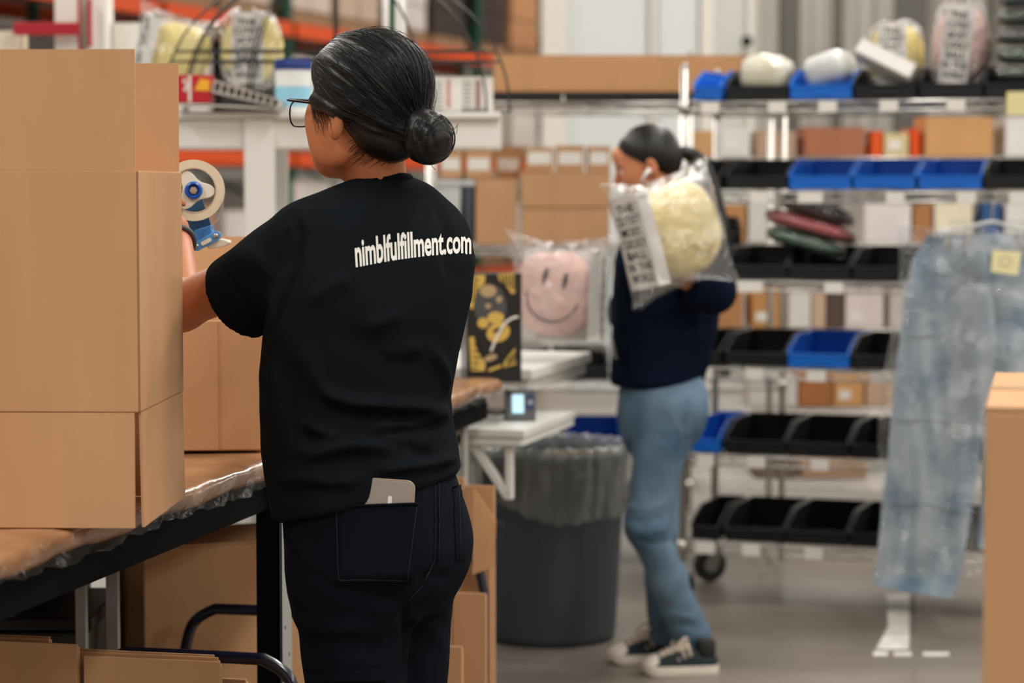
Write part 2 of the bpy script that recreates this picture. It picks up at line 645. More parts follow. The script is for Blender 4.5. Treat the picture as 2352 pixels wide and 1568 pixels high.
# back wall of ribbed metal cladding
YB = 21.0
M_clad = mat('ribbed_cladding', S(176, 172, 164), rough=.5, spec=.3, var=.06, vscale=1.5)
wb = MB()
prof = []
x = 1.6
k = 0
while x < 9.0:
    prof += [(x, YB), (x + .16, YB), (x + .20, YB - .05), (x + .30, YB - .05), (x + .34, YB)]
    x += .40
wb.add([(px, py, z) for z in (0, 6.5) for (px, py) in prof],
       [(i, i + 1, len(prof) + i + 1, len(prof) + i) for i in range(len(prof) - 1)])
wb.box((5.3, YB + .1, 3.25), (7.6, .1, 6.5))
tag(wb.build('wall_back', M_clad), 'grey ribbed metal cladding wall at the far end', 'wall', kind='structure')
for (pxa, pxb, dk) in ((1798, 1838, 46), (1918, 1936, 120), (2060, 2130, 96), (2270, 2292, 70)):
    m = MB()
    xa, xb = P(pxa, 60, YB - .3).x, P(pxb, 60, YB - .3).x
    m.box(((xa + xb) / 2, YB - .22, 3.25), (xb - xa, .16, 6.5))
    m.box(((xa + xb) / 2, YB - .22, .01), (xb - xa + .12, .28, .02))
    tag(m.build('column', mat('column_steel', S(86, 83, 78), rough=.6)), 'dark steel column standing against the ribbed metal wall', 'column', kind='structure')

# white partition of wall panels with cream posts, and a door in it
YP = 17.0
M_panel = mat('white_wall_panel', S(208, 213, 213), rough=.5, var=.02, vscale=1)
M_post = mat('cream_post', S(218, 214, 204), rough=.5)
M_door = mat('pale_door', S(196, 197, 193), rough=.5)
pt = MB()
x0, x1 = P(1250, 60, YP).x, P(1725, 60, YP).x
pt.box(((x0 + x1) / 2, YP + .1, 2.0), (x1 - x0, .06, 4.0))
wp = tag(pt.build('wall_partition', M_panel), 'white panelled partition wall with cream posts', 'wall', kind='structure')
for (pa, pb) in ((1268, 1300), (1300, 1492), (1508, 1608)):
    m = MB()
    xa, xb = P(pa, 60, YP).x, P(pb, 60, YP).x
    m.box(((xa + xb) / 2, YP + .05, 2.0), (xb - xa - .02, .05, 3.98))
    m.build('panel', M_panel, wp, bevel=.008)
for (pa, pb) in ((1244, 1304), (1492, 1508), (1608, 1640), (1716, 1732)):
    m = MB()
    xa, xb = P(pa, 60, YP).x, P(pb, 60, YP).x
    m.box(((xa + xb) / 2, YP + .03, 2.0), (xb - xa, .10, 4.0))
    m.build('post', M_post, wp, bevel=.01)
m = MB()
xa, xb = P(1640, 60, YP).x, P(1716, 60, YP).x
m.box(((xa + xb) / 2, YP + .06, 1.9), (xb - xa, .05, 3.8))
dr = tag(m.build('door_1', M_door, bevel=.01), 'pale grey door with a dark knob in the white partition', 'door', kind='structure')
k = P(1713, 96, YP - .02)
m = MB()
m.lathe([(.012, 0), (.012, .04), (.035, .05), (.04, .07), (.03, .09), (.0, .095)], seg=14, M=Matrix.Translation(k) @ Matrix.Rotation(PI / 2, 4, 'X'))
m.build('knob', M_dark_steel, dr, smooth=True)

# ------------------------------------------------------------------ cartons
def carton(name, label, M, w, d, h, m=None, tape=True, labels=(), group=None, strap=None, cat='box'):
    """closed carton: M places its front-bottom-left corner, x to the right, y to the back"""
    m = m or M_card
    o = bpy.data.objects.new(name, None)
    COL.objects.link(o)
    o.matrix_world = M
    o.location, o.rotation_euler = M.to_translation(), M.to_euler()
    MW[o.name] = M.copy()
    tag(o, label, cat, group)
    with at(o):
        MB().box((w / 2, d / 2, (h - .004) / 2), (w, d, h - .004)).build('body', m, o, bevel=.004)
        g = .004
        MB().box((w / 2, d / 4 - g / 4, h - .002), (w, d / 2 - g / 2, .004)).build('flap', m, o)
        MB().box((w / 2, d * 3 / 4 + g / 4, h - .002), (w, d / 2 - g / 2, .004)).build('flap', m, o)
        if tape:
            t = MB().box((w / 2, d / 2, h + .0006), (w, .05, .001))
            t.box((w + .0006, d / 2, h - .03), (.001, .05, .06)).box((-.0006, d / 2, h - .03), (.001, .05, .06))
            t.build('tape', M_tape, o)
        for (lx, lz, lw, lh) in labels:
            MB().box((lx + lw / 2, -.0012, lz + lh / 2), (lw, .001, lh)).build('paper_label', M_label, o)
        if strap:
            s = MB()
            s.box((w * strap[0], -.0015, h / 2), (strap[1], .002, h))
            s.box((w / 2, -.0016, h * strap[2]), (w, .002, strap[1]))
            s.build('strap', mat('red_tape', S(178, 12, 32), rough=.4), o)
    return o

def box_at(name, label, pxl, pxr, pyt, pyb, y, d=.3, m=None, rz=0.0, z=None, **kw):
    """carton whose front face spans the given pixels at distance y"""
    a, b, t = P(pxl, pyb, y), P(pxr, pyb, y), P(pxl, pyt, y)
    z0 = a.z if z is None else z
    M = Matrix.Translation((a.x, y, z0)) @ Matrix.Rotation(rz, 4, 'Z')
    return carton(name, label, M, (b.x - a.x), d, t.z - z0, m, **kw)

# ------------------------------------------------------------------ packing bench
ZT = .93
A, B = onz(0, 1275, ZT), onz(1154, 868, ZT)
U = (B - A); U.z = 0; BL = U.length; U.normalize()
V = Vector((-U.y, U.x, 0))
O_B = A - U * .55
BF = frame(O_B, U)                       # bench axes: x along the front edge, y to the back
LB = BL + .55

def bpt(d, y=0.0, z=ZT):
    """point on the bench axes at distance d from the camera along the front edge"""
    s = (d - O_B.y) / U.y
    return BF @ Vector((s, y, z - ZT))

bench = thing('packing_bench', 'long packing bench with a film-wrapped kraft top on dark steel frame', 'table', (O_B.x, O_B.y, 0))
M_top = mat('wrapped_kraft_top', S(186, 138, 96), rough=.28, spec=.6, var=.35, vscale=5, bump=.6, bscale=13, coat=.22, col2=S(112, 76, 50), detail=6)
WB = .78
def top_fn(u, v):
    # section round the slab: bottom back, top back, top front, rounded lumpy edge, bottom front
    sec = [(WB, -.036), (WB, 0), (.30, 0), (.10, 0), (.03, 0), (.010, -.003), (.002, -.010), (0, -.019), (.002, -.029), (.010, -.036), (.06, -.037), (WB, -.037)]
    t = v * (len(sec) - 1)
    i = min(int(t), len(sec) - 2); f = t - i
    y, z = [sec[i][k] + (sec[i + 1][k] - sec[i][k]) * f for k in (0, 1)]
    s = u * LB
    if y < .09:
        z += .0025 * math.sin(s * 17 + 9 * y) * (1 if z < -.005 else .3) + .0008 * math.sin(s * 57 + 2)
        y += .002 * math.sin(s * 19 + 40 * z)
    return BF @ Vector((s, y, z))
tp = MB(); tp.grid(top_fn, 150, 23)
for e in (0.0, 1.0):
    n = len(tp.v)
    pts = [top_fn(e, j / 22) for j in range(23)]
    tp.add(pts, [tuple(range(23)) if e else tuple(range(23))[::-1]])
tp.build('tabletop', M_top, bench, smooth=True)
# ragged stretch film hanging from the front edge
def wrap_fn(u, v):
    s = u * LB
    hang = .022 + .014 * math.sin(s * 9.3) + .010 * math.sin(s * 41 + 1) + .006 * math.sin(s * 97)
    y = -.006 - .004 * math.sin(s * 37 + v * 5) - .004 * math.sin(s * 83 + v * 9)
    return BF @ Vector((s, y - .002 * v, -.002 - (.034 + hang * .28) * v))
wr = MB(); wr.grid(wrap_fn, 320, 8)
wr.build('plastic_wrap', F_wrap, bench, smooth=True)
# steel under-frame
fr = MB()
fr.box((LB / 2, .05, -.072), (LB - .06, .035, .065), BF)
fr.build('front_rail', M_dark_steel, bench, bevel=.003)
fr = MB()
fr.box((LB / 2, WB - .05, -.072), (LB - .06, .035, .065), BF)
fr.build('back_rail', M_dark_steel, bench, bevel=.003)
for s in (.35, 1.3, 2.3, LB - .12):
    MB().box((s, WB / 2, -.07), (.05, WB - .14, .05), BF).build('cross_rail', M_dark_steel, bench, bevel=.003)
def perforated(holes, a0, a1, ztop, zbot, put, ra, rz, th):
    """sheet with real holes: put(a, z, t) places width a, height z, depth t"""
    m = MB()
    zc_ = [z for (_, z) in holes]
    cuts = [ztop] + [(p + q) / 2 for p, q in zip(zc_[:-1], zc_[1:])] + [zc_[-1] - (zc_[-2] - zc_[-1]) / 2]
    for k, (ca, cz_) in enumerate(holes):
        zt_, zb_ = cuts[k], cuts[k + 1]
        ang_ = sorted([2 * PI * i / 16 - PI for i in range(16)] + [math.atan2(z - cz_, a - ca) for a in (a0, a1) for z in (zt_, zb_)])
        n = len(ang_)
        inn, out = [], []
        for g_ in ang_:
            c, s_ = math.cos(g_), math.sin(g_)
            inn.append((ca + ra * c, cz_ + rz * s_))
            f = min(((a1 - ca) / c if c > 1e-9 else (a0 - ca) / c if c < -1e-9 else 9), ((zt_ - cz_) / s_ if s_ > 1e-9 else (zb_ - cz_) / s_ if s_ < -1e-9 else 9))
            out.append((ca + f * c, cz_ + f * s_))
        vs = [put(a, z, t) for t in (0, th) for L_ in (inn, out) for (a, z) in L_]
        fs = []
        for i in range(n):
            j = (i + 1) % n
            fs += [(i, j, n + j, n + i), (2 * n + i, 3 * n + i, 3 * n + j, 2 * n + j), (i, 2 * n + i, 2 * n + j, j)]
        m.add(vs, fs)
    if cuts[-1] > zbot + .002:
        c8 = [put(a, z, t) for t in (0, th) for (a, z) in ((a0, zbot), (a1, zbot), (a1, cuts[-1]), (a0, cuts[-1]))]
        m.hexa(c8[:4], c8[4:])
    return m
def bench_leg(s, y, flip=1):
    l = MB().box((s, y, -(ZT / 2) - .019), (.045, .048, ZT - .042), BF)
    lo = l.build('leg', M_dark_steel, bench, bevel=.003)
    perforated([(s + (.012 if q % 2 else -.012), -.11 - q * .055) for q in range(14)], s - .029, s + .029, -.044, -ZT + .003, lambda a, z, t: BF @ Vector((a, y - .030 + t, z)), .0045, .0045, .004).build('angle_plate', M_grey_steel, lo)
    MB().box((s, y, -ZT + .006), (.09, .09, .012), BF).build('foot_plate', M_dark_steel, lo)
s_leg = (4.53 - O_B.y) / U.y
for s in (s_leg, .45):
    bench_leg(s, .035)
for s in (s_leg - .2, .5):
    bench_leg(s, WB - .05)
MB().box((P(259, 1350, 4.62).x, 4.62, .43), (.022, .03, .86)).build('upright', M_grey_steel, bench)
MB().box((P(187, 1350, 4.48).x, 4.48, .43), (.018, .03, .86)).build('upright', M_grey_steel, bench)
# slotted grey upright at the far end
se = LB - .22
# an open channel with real slots cut through its face
l = MB()
zm_, zl_ = -ZT / 2 - .019, ZT - .042
l.box((se, .0465, zm_), (.04, .003, zl_), BF); l.box((se, .0735, zm_), (.04, .003, zl_), BF); l.box((se + .0185, .06, zm_), (.003, .03, zl_), BF)
lo = l.build('slotted_leg', M_grey_steel, bench)
perforated([(.06, -.14 - q * .062) for q in range(12)], .045, .075, -.042, -ZT + .001, lambda a, z, t: BF @ Vector((se - .0205 + t, a, z)), .0064, .0144, .003).build('slotted_face', M_grey_steel, lo)
MB().box((se, WB - .06, -ZT / 2 - .019), (.04, .03, ZT - .042), BF).build('slotted_leg', M_grey_steel, bench, bevel=.004)

# ------------------------------------------------------------------ tall open carton on the bench (flaps up and down)
def open_carton(name, label, M, w, d, zs, top=(.17, .17, .17, .17), bottom=0.0, m=None, m_in=None, lean=(0, 0, 0, 0), cat='box', tape=False):
    """zs = (z of the wall foot, z of the wall head) in M's axes; M's origin at the front-right corner, x to the left"""
    m = m or M_card
    o = thing(name, label, cat, M.to_translation())
    t = .004
    z0, z1 = zs
    sides = [((0, 0), (w, 0), (0, 1)), ((w, 0), (w, d), (-1, 0)), ((w, d), (0, d), (0, -1)), ((0, d), (0, 0), (1, 0))]
    nm = ['front_wall', 'left_wall', 'back_wall', 'right_wall']
    for i, (p, q, n) in enumerate(sides):
        p, q, n = Vector((*p, 0)), Vector((*q, 0)), Vector((*n, 0))
        def slab(za, zb, la=0.0, inset=0.0):
            dr = (q - p).normalized()
            a, b = p + dr * inset, q - dr * inset
            off = -n * la
            pts = [a, b, b + n * t, a + n * t]
            return MB().hexa([M @ (x + Vector((0, 0, za))) for x in pts], [M @ (x + off + Vector((0, 0, zb))) for x in pts])
        wl = slab(z0, z1).build(nm[i], m, o, bevel=.0012)
        if top[i]:
            slab(z1 + .001, z1 + top[i], lean[i], .004).build('top_flap', m_in if (m_in and i == 2) else m, wl)
        if bottom:
            slab(z0 - .001, z0 - bottom, (.004, 0, 0, .003)[i], .009).build('bottom_flap', m, wl)
    return o

c0 = onz(325, 1215, ZT)
MC = frame((c0.x, c0.y, ZT), (-.9994, .035, 0))
# frame(): x axis points left, y axis = z cross x points back to the camera, so flip y
MC = Matrix(((-.9994, .035, 0, c0.x), (.035, .9994, 0, c0.y), (0, 0, 1, ZT), (0, 0, 0, 1)))
zh = P(320, 392, c0.y).z - ZT
big = open_carton('shipping_carton', 'tall open carton standing on end flaps, its plain side panels at the bench edge', MC, .52, .37, (.172, zh),
            top=(.176, .18, .174, 0), bottom=.170, m=M_card, lean=(-.004, 0, .004, 0), m_in=M_card_in)
# the side flap is folded into the carton
MB().hexa([MC @ Vector(p) for p in ((.006, .008, zh - .006), (.006, .362, zh - .006), (.150, .362, zh - .060), (.150, .008, zh - .060))],
          [MC @ Vector(p) for p in ((.006, .008, zh - .002), (.006, .362, zh - .002), (.150, .362, zh - .056), (.150, .008, zh - .056))]).build('folded_flap', M_card_in, big)

# carton being packed on the bench
c1 = onz(606, 1037, ZT + .003)
M2 = Matrix(((-.9945, -.105, 0, c1.x), (-.105, .9945, 0, c1.y), (0, 0, 1, ZT + .003), (0, 0, 0, 1)))
M_card2 = M_card
h2 = P(600, 739, c1.y).z - ZT
pk = open_carton('packing_carton', 'open kraft carton being packed on the bench in front of the worker', M2, .40, .34, (.004, h2),
                 top=(0, .16, .15, 0), m=M_card2, lean=(0, .03, .02, .10))
with at(pk):
    pass
MB().box((.20, .17, .004), (.39, .33, .004), M2).build('bottom', M_card2, pk)
MB().box((.14, -.0022, h2 / 2 + .002), (.11, .003, h2 - .006), M2).build('glue_flap', M_card2, pk)
# folded-down front flap edge
# ------------------------------------------------------------------ carton at the picture's edge
cr = P(2264, 934, 2.6)
MR = Matrix.Translation((cr.x, cr.y, 0)) @ Matrix.Rotation(math.radians(-12.5), 4, 'Z')
carton('tall_carton', 'very tall closed kraft carton standing on the floor in front of the hanging jeans', MR, .45, .5, cr.z, M_card, tape=True)

# ------------------------------------------------------------------ cart of flattened cartons under the bench
cart = thing('panel_cart', 'cart with bent navy tube hoops holding flattened cartons under the bench', 'cart', (-.5, 4.9, 0))
CU = Vector((.228, .974, 0)).normalized(); CV = Vector((-CU.y, CU.x, 0))
def hoop(d, xr, wd=.40, z=.585):
    o = Vector((xr, d, 0))
    pts = [o + Vector((0, 0, .16)), o + Vector((0, 0, z - .10)), o + CV * .018 + Vector((0, 0, z - .035)), o + CV * .06 + Vector((0, 0, z - .004)), o + CV * .10 + Vector((0, 0, z)),
           o + CV * (wd - .10) + Vector((0, 0, z)), o + CV * (wd - .06) + Vector((0, 0, z - .004)), o + CV * (wd - .018) + Vector((0, 0, z - .035)), o + CV * wd + Vector((0, 0, z - .10)), o + CV * wd + Vector((0, 0, .16))]
    ho = MB().tube(pts[:1] + spline(pts[1:-1], 5) + pts[-1:], .0115, 10).build('hoop', M_navy, cart, smooth=True)
    MB().tube([pts[0] - CV * .008, pts[-1] + CV * .008], .0115, 8).build('foot_bar', M_navy, ho, smooth=True)
for d in (4.28, 4.74, 5.22, 5.62):
    hoop(d, -.376 + .235 * (d - 4.3))
bo = Vector((-.376 + .235 * (4.20 - 4.3), 4.20, 0))
q = [bo + CV * .20, bo + CV * .20 + CU * 1.55, bo + CV * .42 + CU * 1.55, bo + CV * .42]
MB().hexa([p + Vector((0, 0, .115)) for p in q], [p + Vector((0, 0, .147)) for p in q]).build('deck', M_dark_steel, cart, bevel=.004)
for (s, t) in ((.1, .24), (1.45, .24), (.1, .38), (1.45, .38)):
    c = bo + CU * s + CV * t + Vector((0, 0, .05))
    w = MB(); w.lathe([(.012, -.014), (.048, -.014), (.05, -.008), (.05, .008), (.048, .014), (.012, .014)], seg=20, M=Matrix.Translation(c) @ frame((0, 0, 0), CU) @ Matrix.Rotation(PI / 2, 4, 'X'))
    ws = w.build('caster', M_black_pl, cart, smooth=False)
    MB().tube([c, c + Vector((0, 0, .066))], .012, 8).build('swivel', M_grey_steel, ws)

def flat_carton(label, d, x0, x1, z0, z1, th=.012, m=None, group='flattened cartons in the navy cart', skew=0.0, notch=None):
    """flattened carton standing on edge: two boards with flap slots, at distance d across the cart"""
    d = d + (x1 - x0) * .234
    o = thing('flattened_carton', label, 'cardboard', (x0, d, z0), group=group)
    M = frame((x0, d, 0), (-CV.x, -CV.y, 0))
    w = (x1 - x0) / abs(CV.x)
    m = m or M_card
    for k in range(2):
        b = MB()
        y = k * (th / 2 + .001)
        ws = [0, w * .49, w * .51, w]
        b.box((w * .245, y, (z0 + z1) / 2 - k * .006), (w * .488, th / 2, z1 - z0 - .004), M)
        b.build('board', m, o, bevel=.0015)
        b = MB()
        b.box((w * .755, y, (z0 + z1) / 2 - .012 - k * .006), (w * .488, th / 2, z1 - z0 - .016), M)
        b.build('board', m, o, bevel=.0015)
    return o
zb = .163
M_cf = M_card
flat_carton('flattened carton in front of the first navy hoop, top corner square', 3.90, -.95, -.475, zb * 0 + .02, P(300, 1478, 3.95).z, m=M_cf)
flat_carton('flattened carton standing second from the bench leg, its edge a little higher', 3.93, -1.05, -.482, .02, P(300, 1466, 3.99).z, m=M_cf)
flat_carton('flattened carton behind the two outermost cardboard sheets', 3.96, -1.05, -.492, .02, P(300, 1458, 4.03).z, m=M_cf)
flat_carton('short flattened carton tucked against the dark bench leg', 4.36, P(420, 1540, 4.36).x, P(566, 1540, 4.36).x, .162, P(500, 1534, 4.36).z, m=M_cf)
flat_carton('tall flattened carton rising above the last navy hoop', 5.72, P(1000, 1100, 5.72).x, P(1136, 1100, 5.72).x, zb, P(1100, 1096, 5.72).z, m=M_card_dk)
flat_carton('flattened carton with a taped bottom flap leaning beside the trash can', 5.66, P(960, 1200, 5.66).x, P(1128, 1200, 5.66).x, zb, P(1100, 1206, 5.66).z, m=M_card_lt)
flat_carton('flattened carton between the last two navy hoops', 5.42, P(960, 1345, 5.42).x, P(1117, 1345, 5.42).x, zb, P(1100, 1342, 5.42).z, m=M_card_lt)
flat_carton('low flattened carton sheet in front of the third navy hoop', 5.12, P(900, 1470, 5.12).x, P(1062, 1460, 5.12).x, zb, P(1040, 1463, 5.12).z, m=M_card)
# torn flap with tape scrap
tf = thing('torn_flap', 'torn triangular cardboard flap with a scrap of shiny tape', 'cardboard', tuple(P(1110, 1230, 5.60)))
a, b, c_, d_ = P(1087, 1120, 5.60), P(1140, 1196, 5.60), P(1136, 1300, 5.60), P(1085, 1320, 5.60)
MB().prism([a, b, c_, d_], (0, .006, 0)).build('board', M_card_lt, tf)
MB().grid(lambda u, v: P(1128 + 32 * u, 1196 + 14 * v + 5 * math.sin(u * 9), 5.585 + .01 * math.sin(u * 14 + v * 4)), 10, 5).build('tape_scrap', F_wrap, tf, smooth=True)

# big carton in the shade under the bench
cb = P(345, 1240, 4.98)
carton('storage_carton', 'large brown carton standing in the shade on the cart under the bench', Matrix.Translation((cb.x, 4.88, .163)) @ Matrix.Rotation(math.radians(22), 4, 'Z'),
       .36, .26, cb.z - .163, M_card_dk, tape=False)

# dark totes added to deepen the shade under the bench
for k, (xa, xb, ya, yb, hh) in enumerate(((-1.34, -1.03, 4.58, 4.90, .70), (-1.00, -.80, 4.53, 4.86, .62), (-1.30, -.94, 5.0, 5.4, .80))):
    o = thing('storage_tote', ['black lidded storage tote under the bench behind the flattened cartons', 'small charcoal storage tote under the bench beside the large carton', 'wide black storage tote at the back under the bench'][k], 'tote', ((xa + xb) / 2, (ya + yb) / 2, 0))
    m = MB(); m.hexa([(xa + .02, ya + .02, .001), (xb - .02, ya + .02, .001), (xb - .02, yb - .02, .001), (xa + .02, yb - .02, .001)], [(xa, ya, hh - .03), (xb, ya, hh - .03), (xb, yb, hh - .03), (xa, yb, hh - .03)])
    m.build('body', M_black_pl if k != 1 else mat('charcoal_plastic', S(40, 42, 44), rough=.5), o, bevel=.008)
    MB().box(((xa + xb) / 2, (ya + yb) / 2, hh - .013), (xb - xa + .016, yb - ya + .016, .026)).build('lid', M_black_pl, o, bevel=.006)
# ------------------------------------------------------------------ white packing station beyond the bench
YS = 6.66
e1 = onz(1224, 847, ZT)                  # near front corner of the white top
st = thing('packing_station', 'white laminate packing station with overhead shelf behind the bench', 'table', (e1.x - .6, 7.2, 0))
SM = frame((e1.x, e1.y, 0), (.256, .967, 0))           # x away from the camera, y to the left
def sb(name, c, s, m=M_white, parent=None, bev=.004):
    return MB().box(c, s, SM).build(name, m, parent or st, bevel=bev)
sb('tabletop', (.36, .70, ZT - .016), (.72, 1.40, .032), bev=.006)
sb('edge_rail', (.36, .03, ZT - .05), (.70, .03, .036))
lw = onz(1212, 985, .79)
sb('lower_shelf', (.015, .31, .79 - .011), (.60, .72, .022), bev=.003)
sb('shelf_batten', (.015, -.03, .79 - .034), (.58, .03, .022))
sb('shelf_batten', (-.265, .31, .79 - .034), (.03, .70, .022))
# triangular bracket under the near edge of the lower shelf
def bracket(x, y):
    m = MB()
    P0 = SM @ Vector((x, y, .755))
    L = Vector((SM[0][1], SM[1][1], 0))       # to the left
    w = Vector((SM[0][0], SM[1][0], 0)) * .03
    def bar(a, b, t):
        dr = (b - a).normalized(); n = dr.cross(w.normalized()) * t
        m.hexa([a - n, b - n, b + n, a + n], [a - n + w, b - n + w, b + n + w, a + n + w])
    bar(P0 + L * .02, P0 + L * .02 - Vector((0, 0, .155)), .009)
    bar(P0 + L * .01 - Vector((0, 0, .008)), P0 + L * .15 - Vector((0, 0, .008)), .008)
    bar(P0 + L * .12 - Vector((0, 0, .01)), P0 + L * .022 - Vector((0, 0, .15)), .010)
    m.build('bracket', M_white, st, bevel=.002)
bracket(-.265, -.02)
bracket(.24, .30)
for (x, y) in ((.66, 1.32), (.06, 1.32), (.34, .95)):
    sb('leg', (x, y, (ZT - .034) / 2), (.06, .06, ZT - .034))
# overhead shelf: painted timber posts, beam and boards, square to the view
ZR = 1.645
YR = 7.0
def fb(name, c, s, m=M_white, parent=None, bev=.004):
    return MB().box(c, s).build(name, m, parent or st, bevel=bev)
xl, xr = P(180, 262, YR).x, P(1150, 262, YR).x
fb('overhead_shelf', ((xl + xr) / 2, YR + .20, ZR - .009), (xr - xl, .44, .018))
fb('beam', ((xl + xr) / 2, YR + .02, ZR - .018 - .042), (xr - xl, .035, .084))
fb('beam', ((xl + xr) / 2, YR + .38, ZR - .018 - .042), (xr - xl, .035, .084))
for pxc in (597, 868):
    xc = P(pxc, 400, YR).x
    for yy in (YR - .0, YR + .40):
        fb('post', (xc, yy, (ZT + ZR - .02) / 2 + .0), (.088, .036, ZR - .02 - ZT))
xc = P(214, 400, YR).x
fb('post', (xc, YR, (ZT + ZR - .02) / 2), (.088, .036, ZR - .02 - ZT))
xc = P(556, 1180, YR + .1).x
for dx in (-.026, .012, .03):
    fb('leg', (xc + dx, YR + .06, .44), (.016 if dx < 0 else .02, .06, .88))
# conduit mast
MB().tube([P(919, 262, YR + .30) + Vector((0, 0, 0)), P(919, -60, YR + .30)], .016, 12).build('mast', M_white, st, smooth=True)
MB().tube([P(886, 262, YR + .33), P(886, -60, YR + .33)], .010, 10).build('mast', M_white, st, smooth=True)

# ------------------------------------------------------------------ goods on the overhead shelf
red_box = thing('tape_box', 'small red box with yellow print on the overhead shelf', 'box', (0, 0, 0))
a, b = P(396, 235, 6.93), P(484, 172, 6.93)
zt0 = ZR + .026
MB().box(((a.x + b.x) / 2, 6.97, (zt0 + b.z) / 2), (b.x - a.x, .10, b.z - zt0)).build('body', mat('red_card', S(186, 14, 34), rough=.5), red_box, bevel=.002)
m = MB(); xx = P(437, 200, 6.93).x
m.box((xx, 6.919, (zt0 + b.z) / 2), (.008, .001, b.z - zt0 - .002)); m.build('white_stripe', M_label, red_box)
m = MB(); m.prism([P(446, 207, 6.918), P(482, 209, 6.918), P(482, 184, 6.918), P(460, 180, 6.918)], (0, .001, 0)); m.build('yellow_print', mat('yellow_ink', S(244, 176, 44), rough=.5), red_box)
m = MB()
for (x, y) in ((424, 186), (430, 196), (426, 205)):
    m.lathe([(.006, 0), (.006, .001)], seg=7, M=Matrix.Translation(P(x, y, 6.918)) @ Matrix.Rotation(PI / 2, 4, 'X'))
m.build('white_print', M_label, red_box)['kind'] = 'stuff'
# paper sheets under it
sh = MB()
sh.grid(lambda u, v: (P(392 + 250 * u, 240, 6.9).x, 6.92 + .17 * v, ZR + .004 + .020 * (1 - u) ** .5 * 1.0), 12, 4)
tag(sh.build('paper_sheet', M_label, solid=.003), 'white paper sheets curling under the red box on the overhead shelf', 'paper')
# slanted divided tray
tray = thing('divided_tray', 'pale tray of small open compartments lying slanted on the overhead shelf', 'tray', tuple(P(560, 240, 6.9)))
t0, t1 = P(486, 226, 6.91), P(640, 250, 6.91)
t0.z = max(t0.z, ZR + .055); t1.z = ZR + .012
dx = (t1 - t0).normalized()
nrm = Vector((dx.z, 0, -dx.x)) * -1
wv = Vector((0, .12, 0)); hv = nrm * .036
M_tray = mat('tray_grey', S(196, 190, 184), rough=.6)
bk_ = Vector((0, .035, 0))
MB().hexa([t0 + bk_, t1 + bk_, t1 + wv, t0 + wv], [t0 + hv + bk_, t1 + hv * .6 + bk_, t1 + wv + hv * .6, t0 + wv + hv]).build('body', M_tray, tray)
L = t1 - t0
for (f0, f1, nm_) in ((0, .14, 'rail'), (.86, 1, 'rail')):       # open compartments between rails and dividers
    q = [t0 + hv * f0, t1 + hv * .6 * f0, t1 + hv * .6 * f1, t0 + hv * f1]
    MB().prism(q, (0, .0349, 0)).build(nm_, M_tray, tray)
for k in range(10):
    f0 = min(.975, k / 9.2); f1 = f0 + .024
    q = [t0 + L * f + hv * (1 - .4 * f) * g for (f, g) in ((f0, .141), (f1, .141), (f1, .859), (f0, .859))]
    MB().prism(q, (0, .0349, 0)).build('divider', M_tray, tray)
# tub with a blue lid
tub = thing('lidded_tub', 'white plastic tub with a dark blue lid and pale blue label', 'tub', (0, 0, 0))
tc = P(674, 262, 7.06)
tub.location = (tc.x, 7.06, ZR + .001); MW[tub.name] = Matrix.Translation((tc.x, 7.06, ZR + .001))
with at(tub):
    hh = P(674, 152, 7.06).z - ZR
    MB().lathe([(.046, 0), (.05, .004), (.053, hh - .004), (.052, hh)], seg=32).build('body', mat('tub_white', S(226, 230, 230), rough=.4), tub, smooth=False)
    MB().lathe([(.056, hh - .012), (.057, hh), (.055, hh + .016), (.05, hh + .019)], seg=32).build('lid', mat('tub_blue', S(24, 52, 122), rough=.35), tub)
    MB().lathe([(.0518, .018), (.0532, .075)], seg=32, cap=False).build('label', mat('tub_label', S(142, 200, 226), rough=.5), tub)
# printed white carton
cards = box_at('printed_carton', 'white carton with rows of small print on the overhead shelf', 978, 1132, 176, 260, 7.29, d=.10, m=M_label, z=ZR + .001, tape=False)
m = MB()
for (x, w_) in ((992, 26), (1062, 20), (1090, 16)):
    for k in range(7):
        q = P(x, 190 + 10 * k, 7.288)
        m.box((q.x + w_ / 1580, 7.2885, q.z), (w_ / 800, .001, .004))
m.build('print', mat('print_grey', S(130, 130, 134), rough=.7), cards)['kind'] = 'stuff'
m = MB()
for x in (1030, 1098):
    q = P(x, 215, 7.288); m.box((q.x, 7.2885, q.z), (.012, .001, .085))
m.build('red_print', mat('print_red', S(196, 150, 140), rough=.7), cards)['kind'] = 'stuff'
m = MB()
for k in range(12):
    q = P(1062 + 5.2 * k, 262, 7.288); m.box((q.x, 7.2885, ZR + .014), (.003, .001, .014))
m.build('barcode', M_ink, cards)['kind'] = 'stuff'
# ------------------------------------------------------------------ black wire dome frame on the overhead shelf
dome = thing('wire_dome', 'black wire dome frame with curved ribs on the overhead shelf', 'frame', (0, 0, 0))
dc = P(772, 200, 7.20)
dome.location = (dc.x, 7.20, ZR + .001); MW[dome.name] = Matrix.Translation((dc.x, 7.20, ZR + .001))
M_wire = mat('black_wire', S(30, 28, 28), rough=.4)
with at(dome):
    RX, RY, HD = .515, .07, .415
    def rib(a):
        pts = []
        for k in range(15):
            t = k / 14 * PI / 2
            r = math.cos(t) ** .8
            pts.append((RX * r * math.cos(a), RY * r * math.sin(a), .004 + HD * math.sin(t) ** .95))
        return pts
    for k in range(12):
        a = 2 * PI * k / 12
        MB().tube(rib(a), .0034, 6).build('rib', M_wire, dome, smooth=True)
    for hz in (.004, .155, .185):
        t = math.asin(min(1, max(0, (hz - .004) / HD)) ** (1 / .95)); r = math.cos(t) ** .8
        MB().tube([(RX * r * math.cos(2 * PI * k / 40), RY * r * math.sin(2 * PI * k / 40), hz) for k in range(40)], .0030, 6, closed=True).build('ring', M_wire, dome, smooth=True)

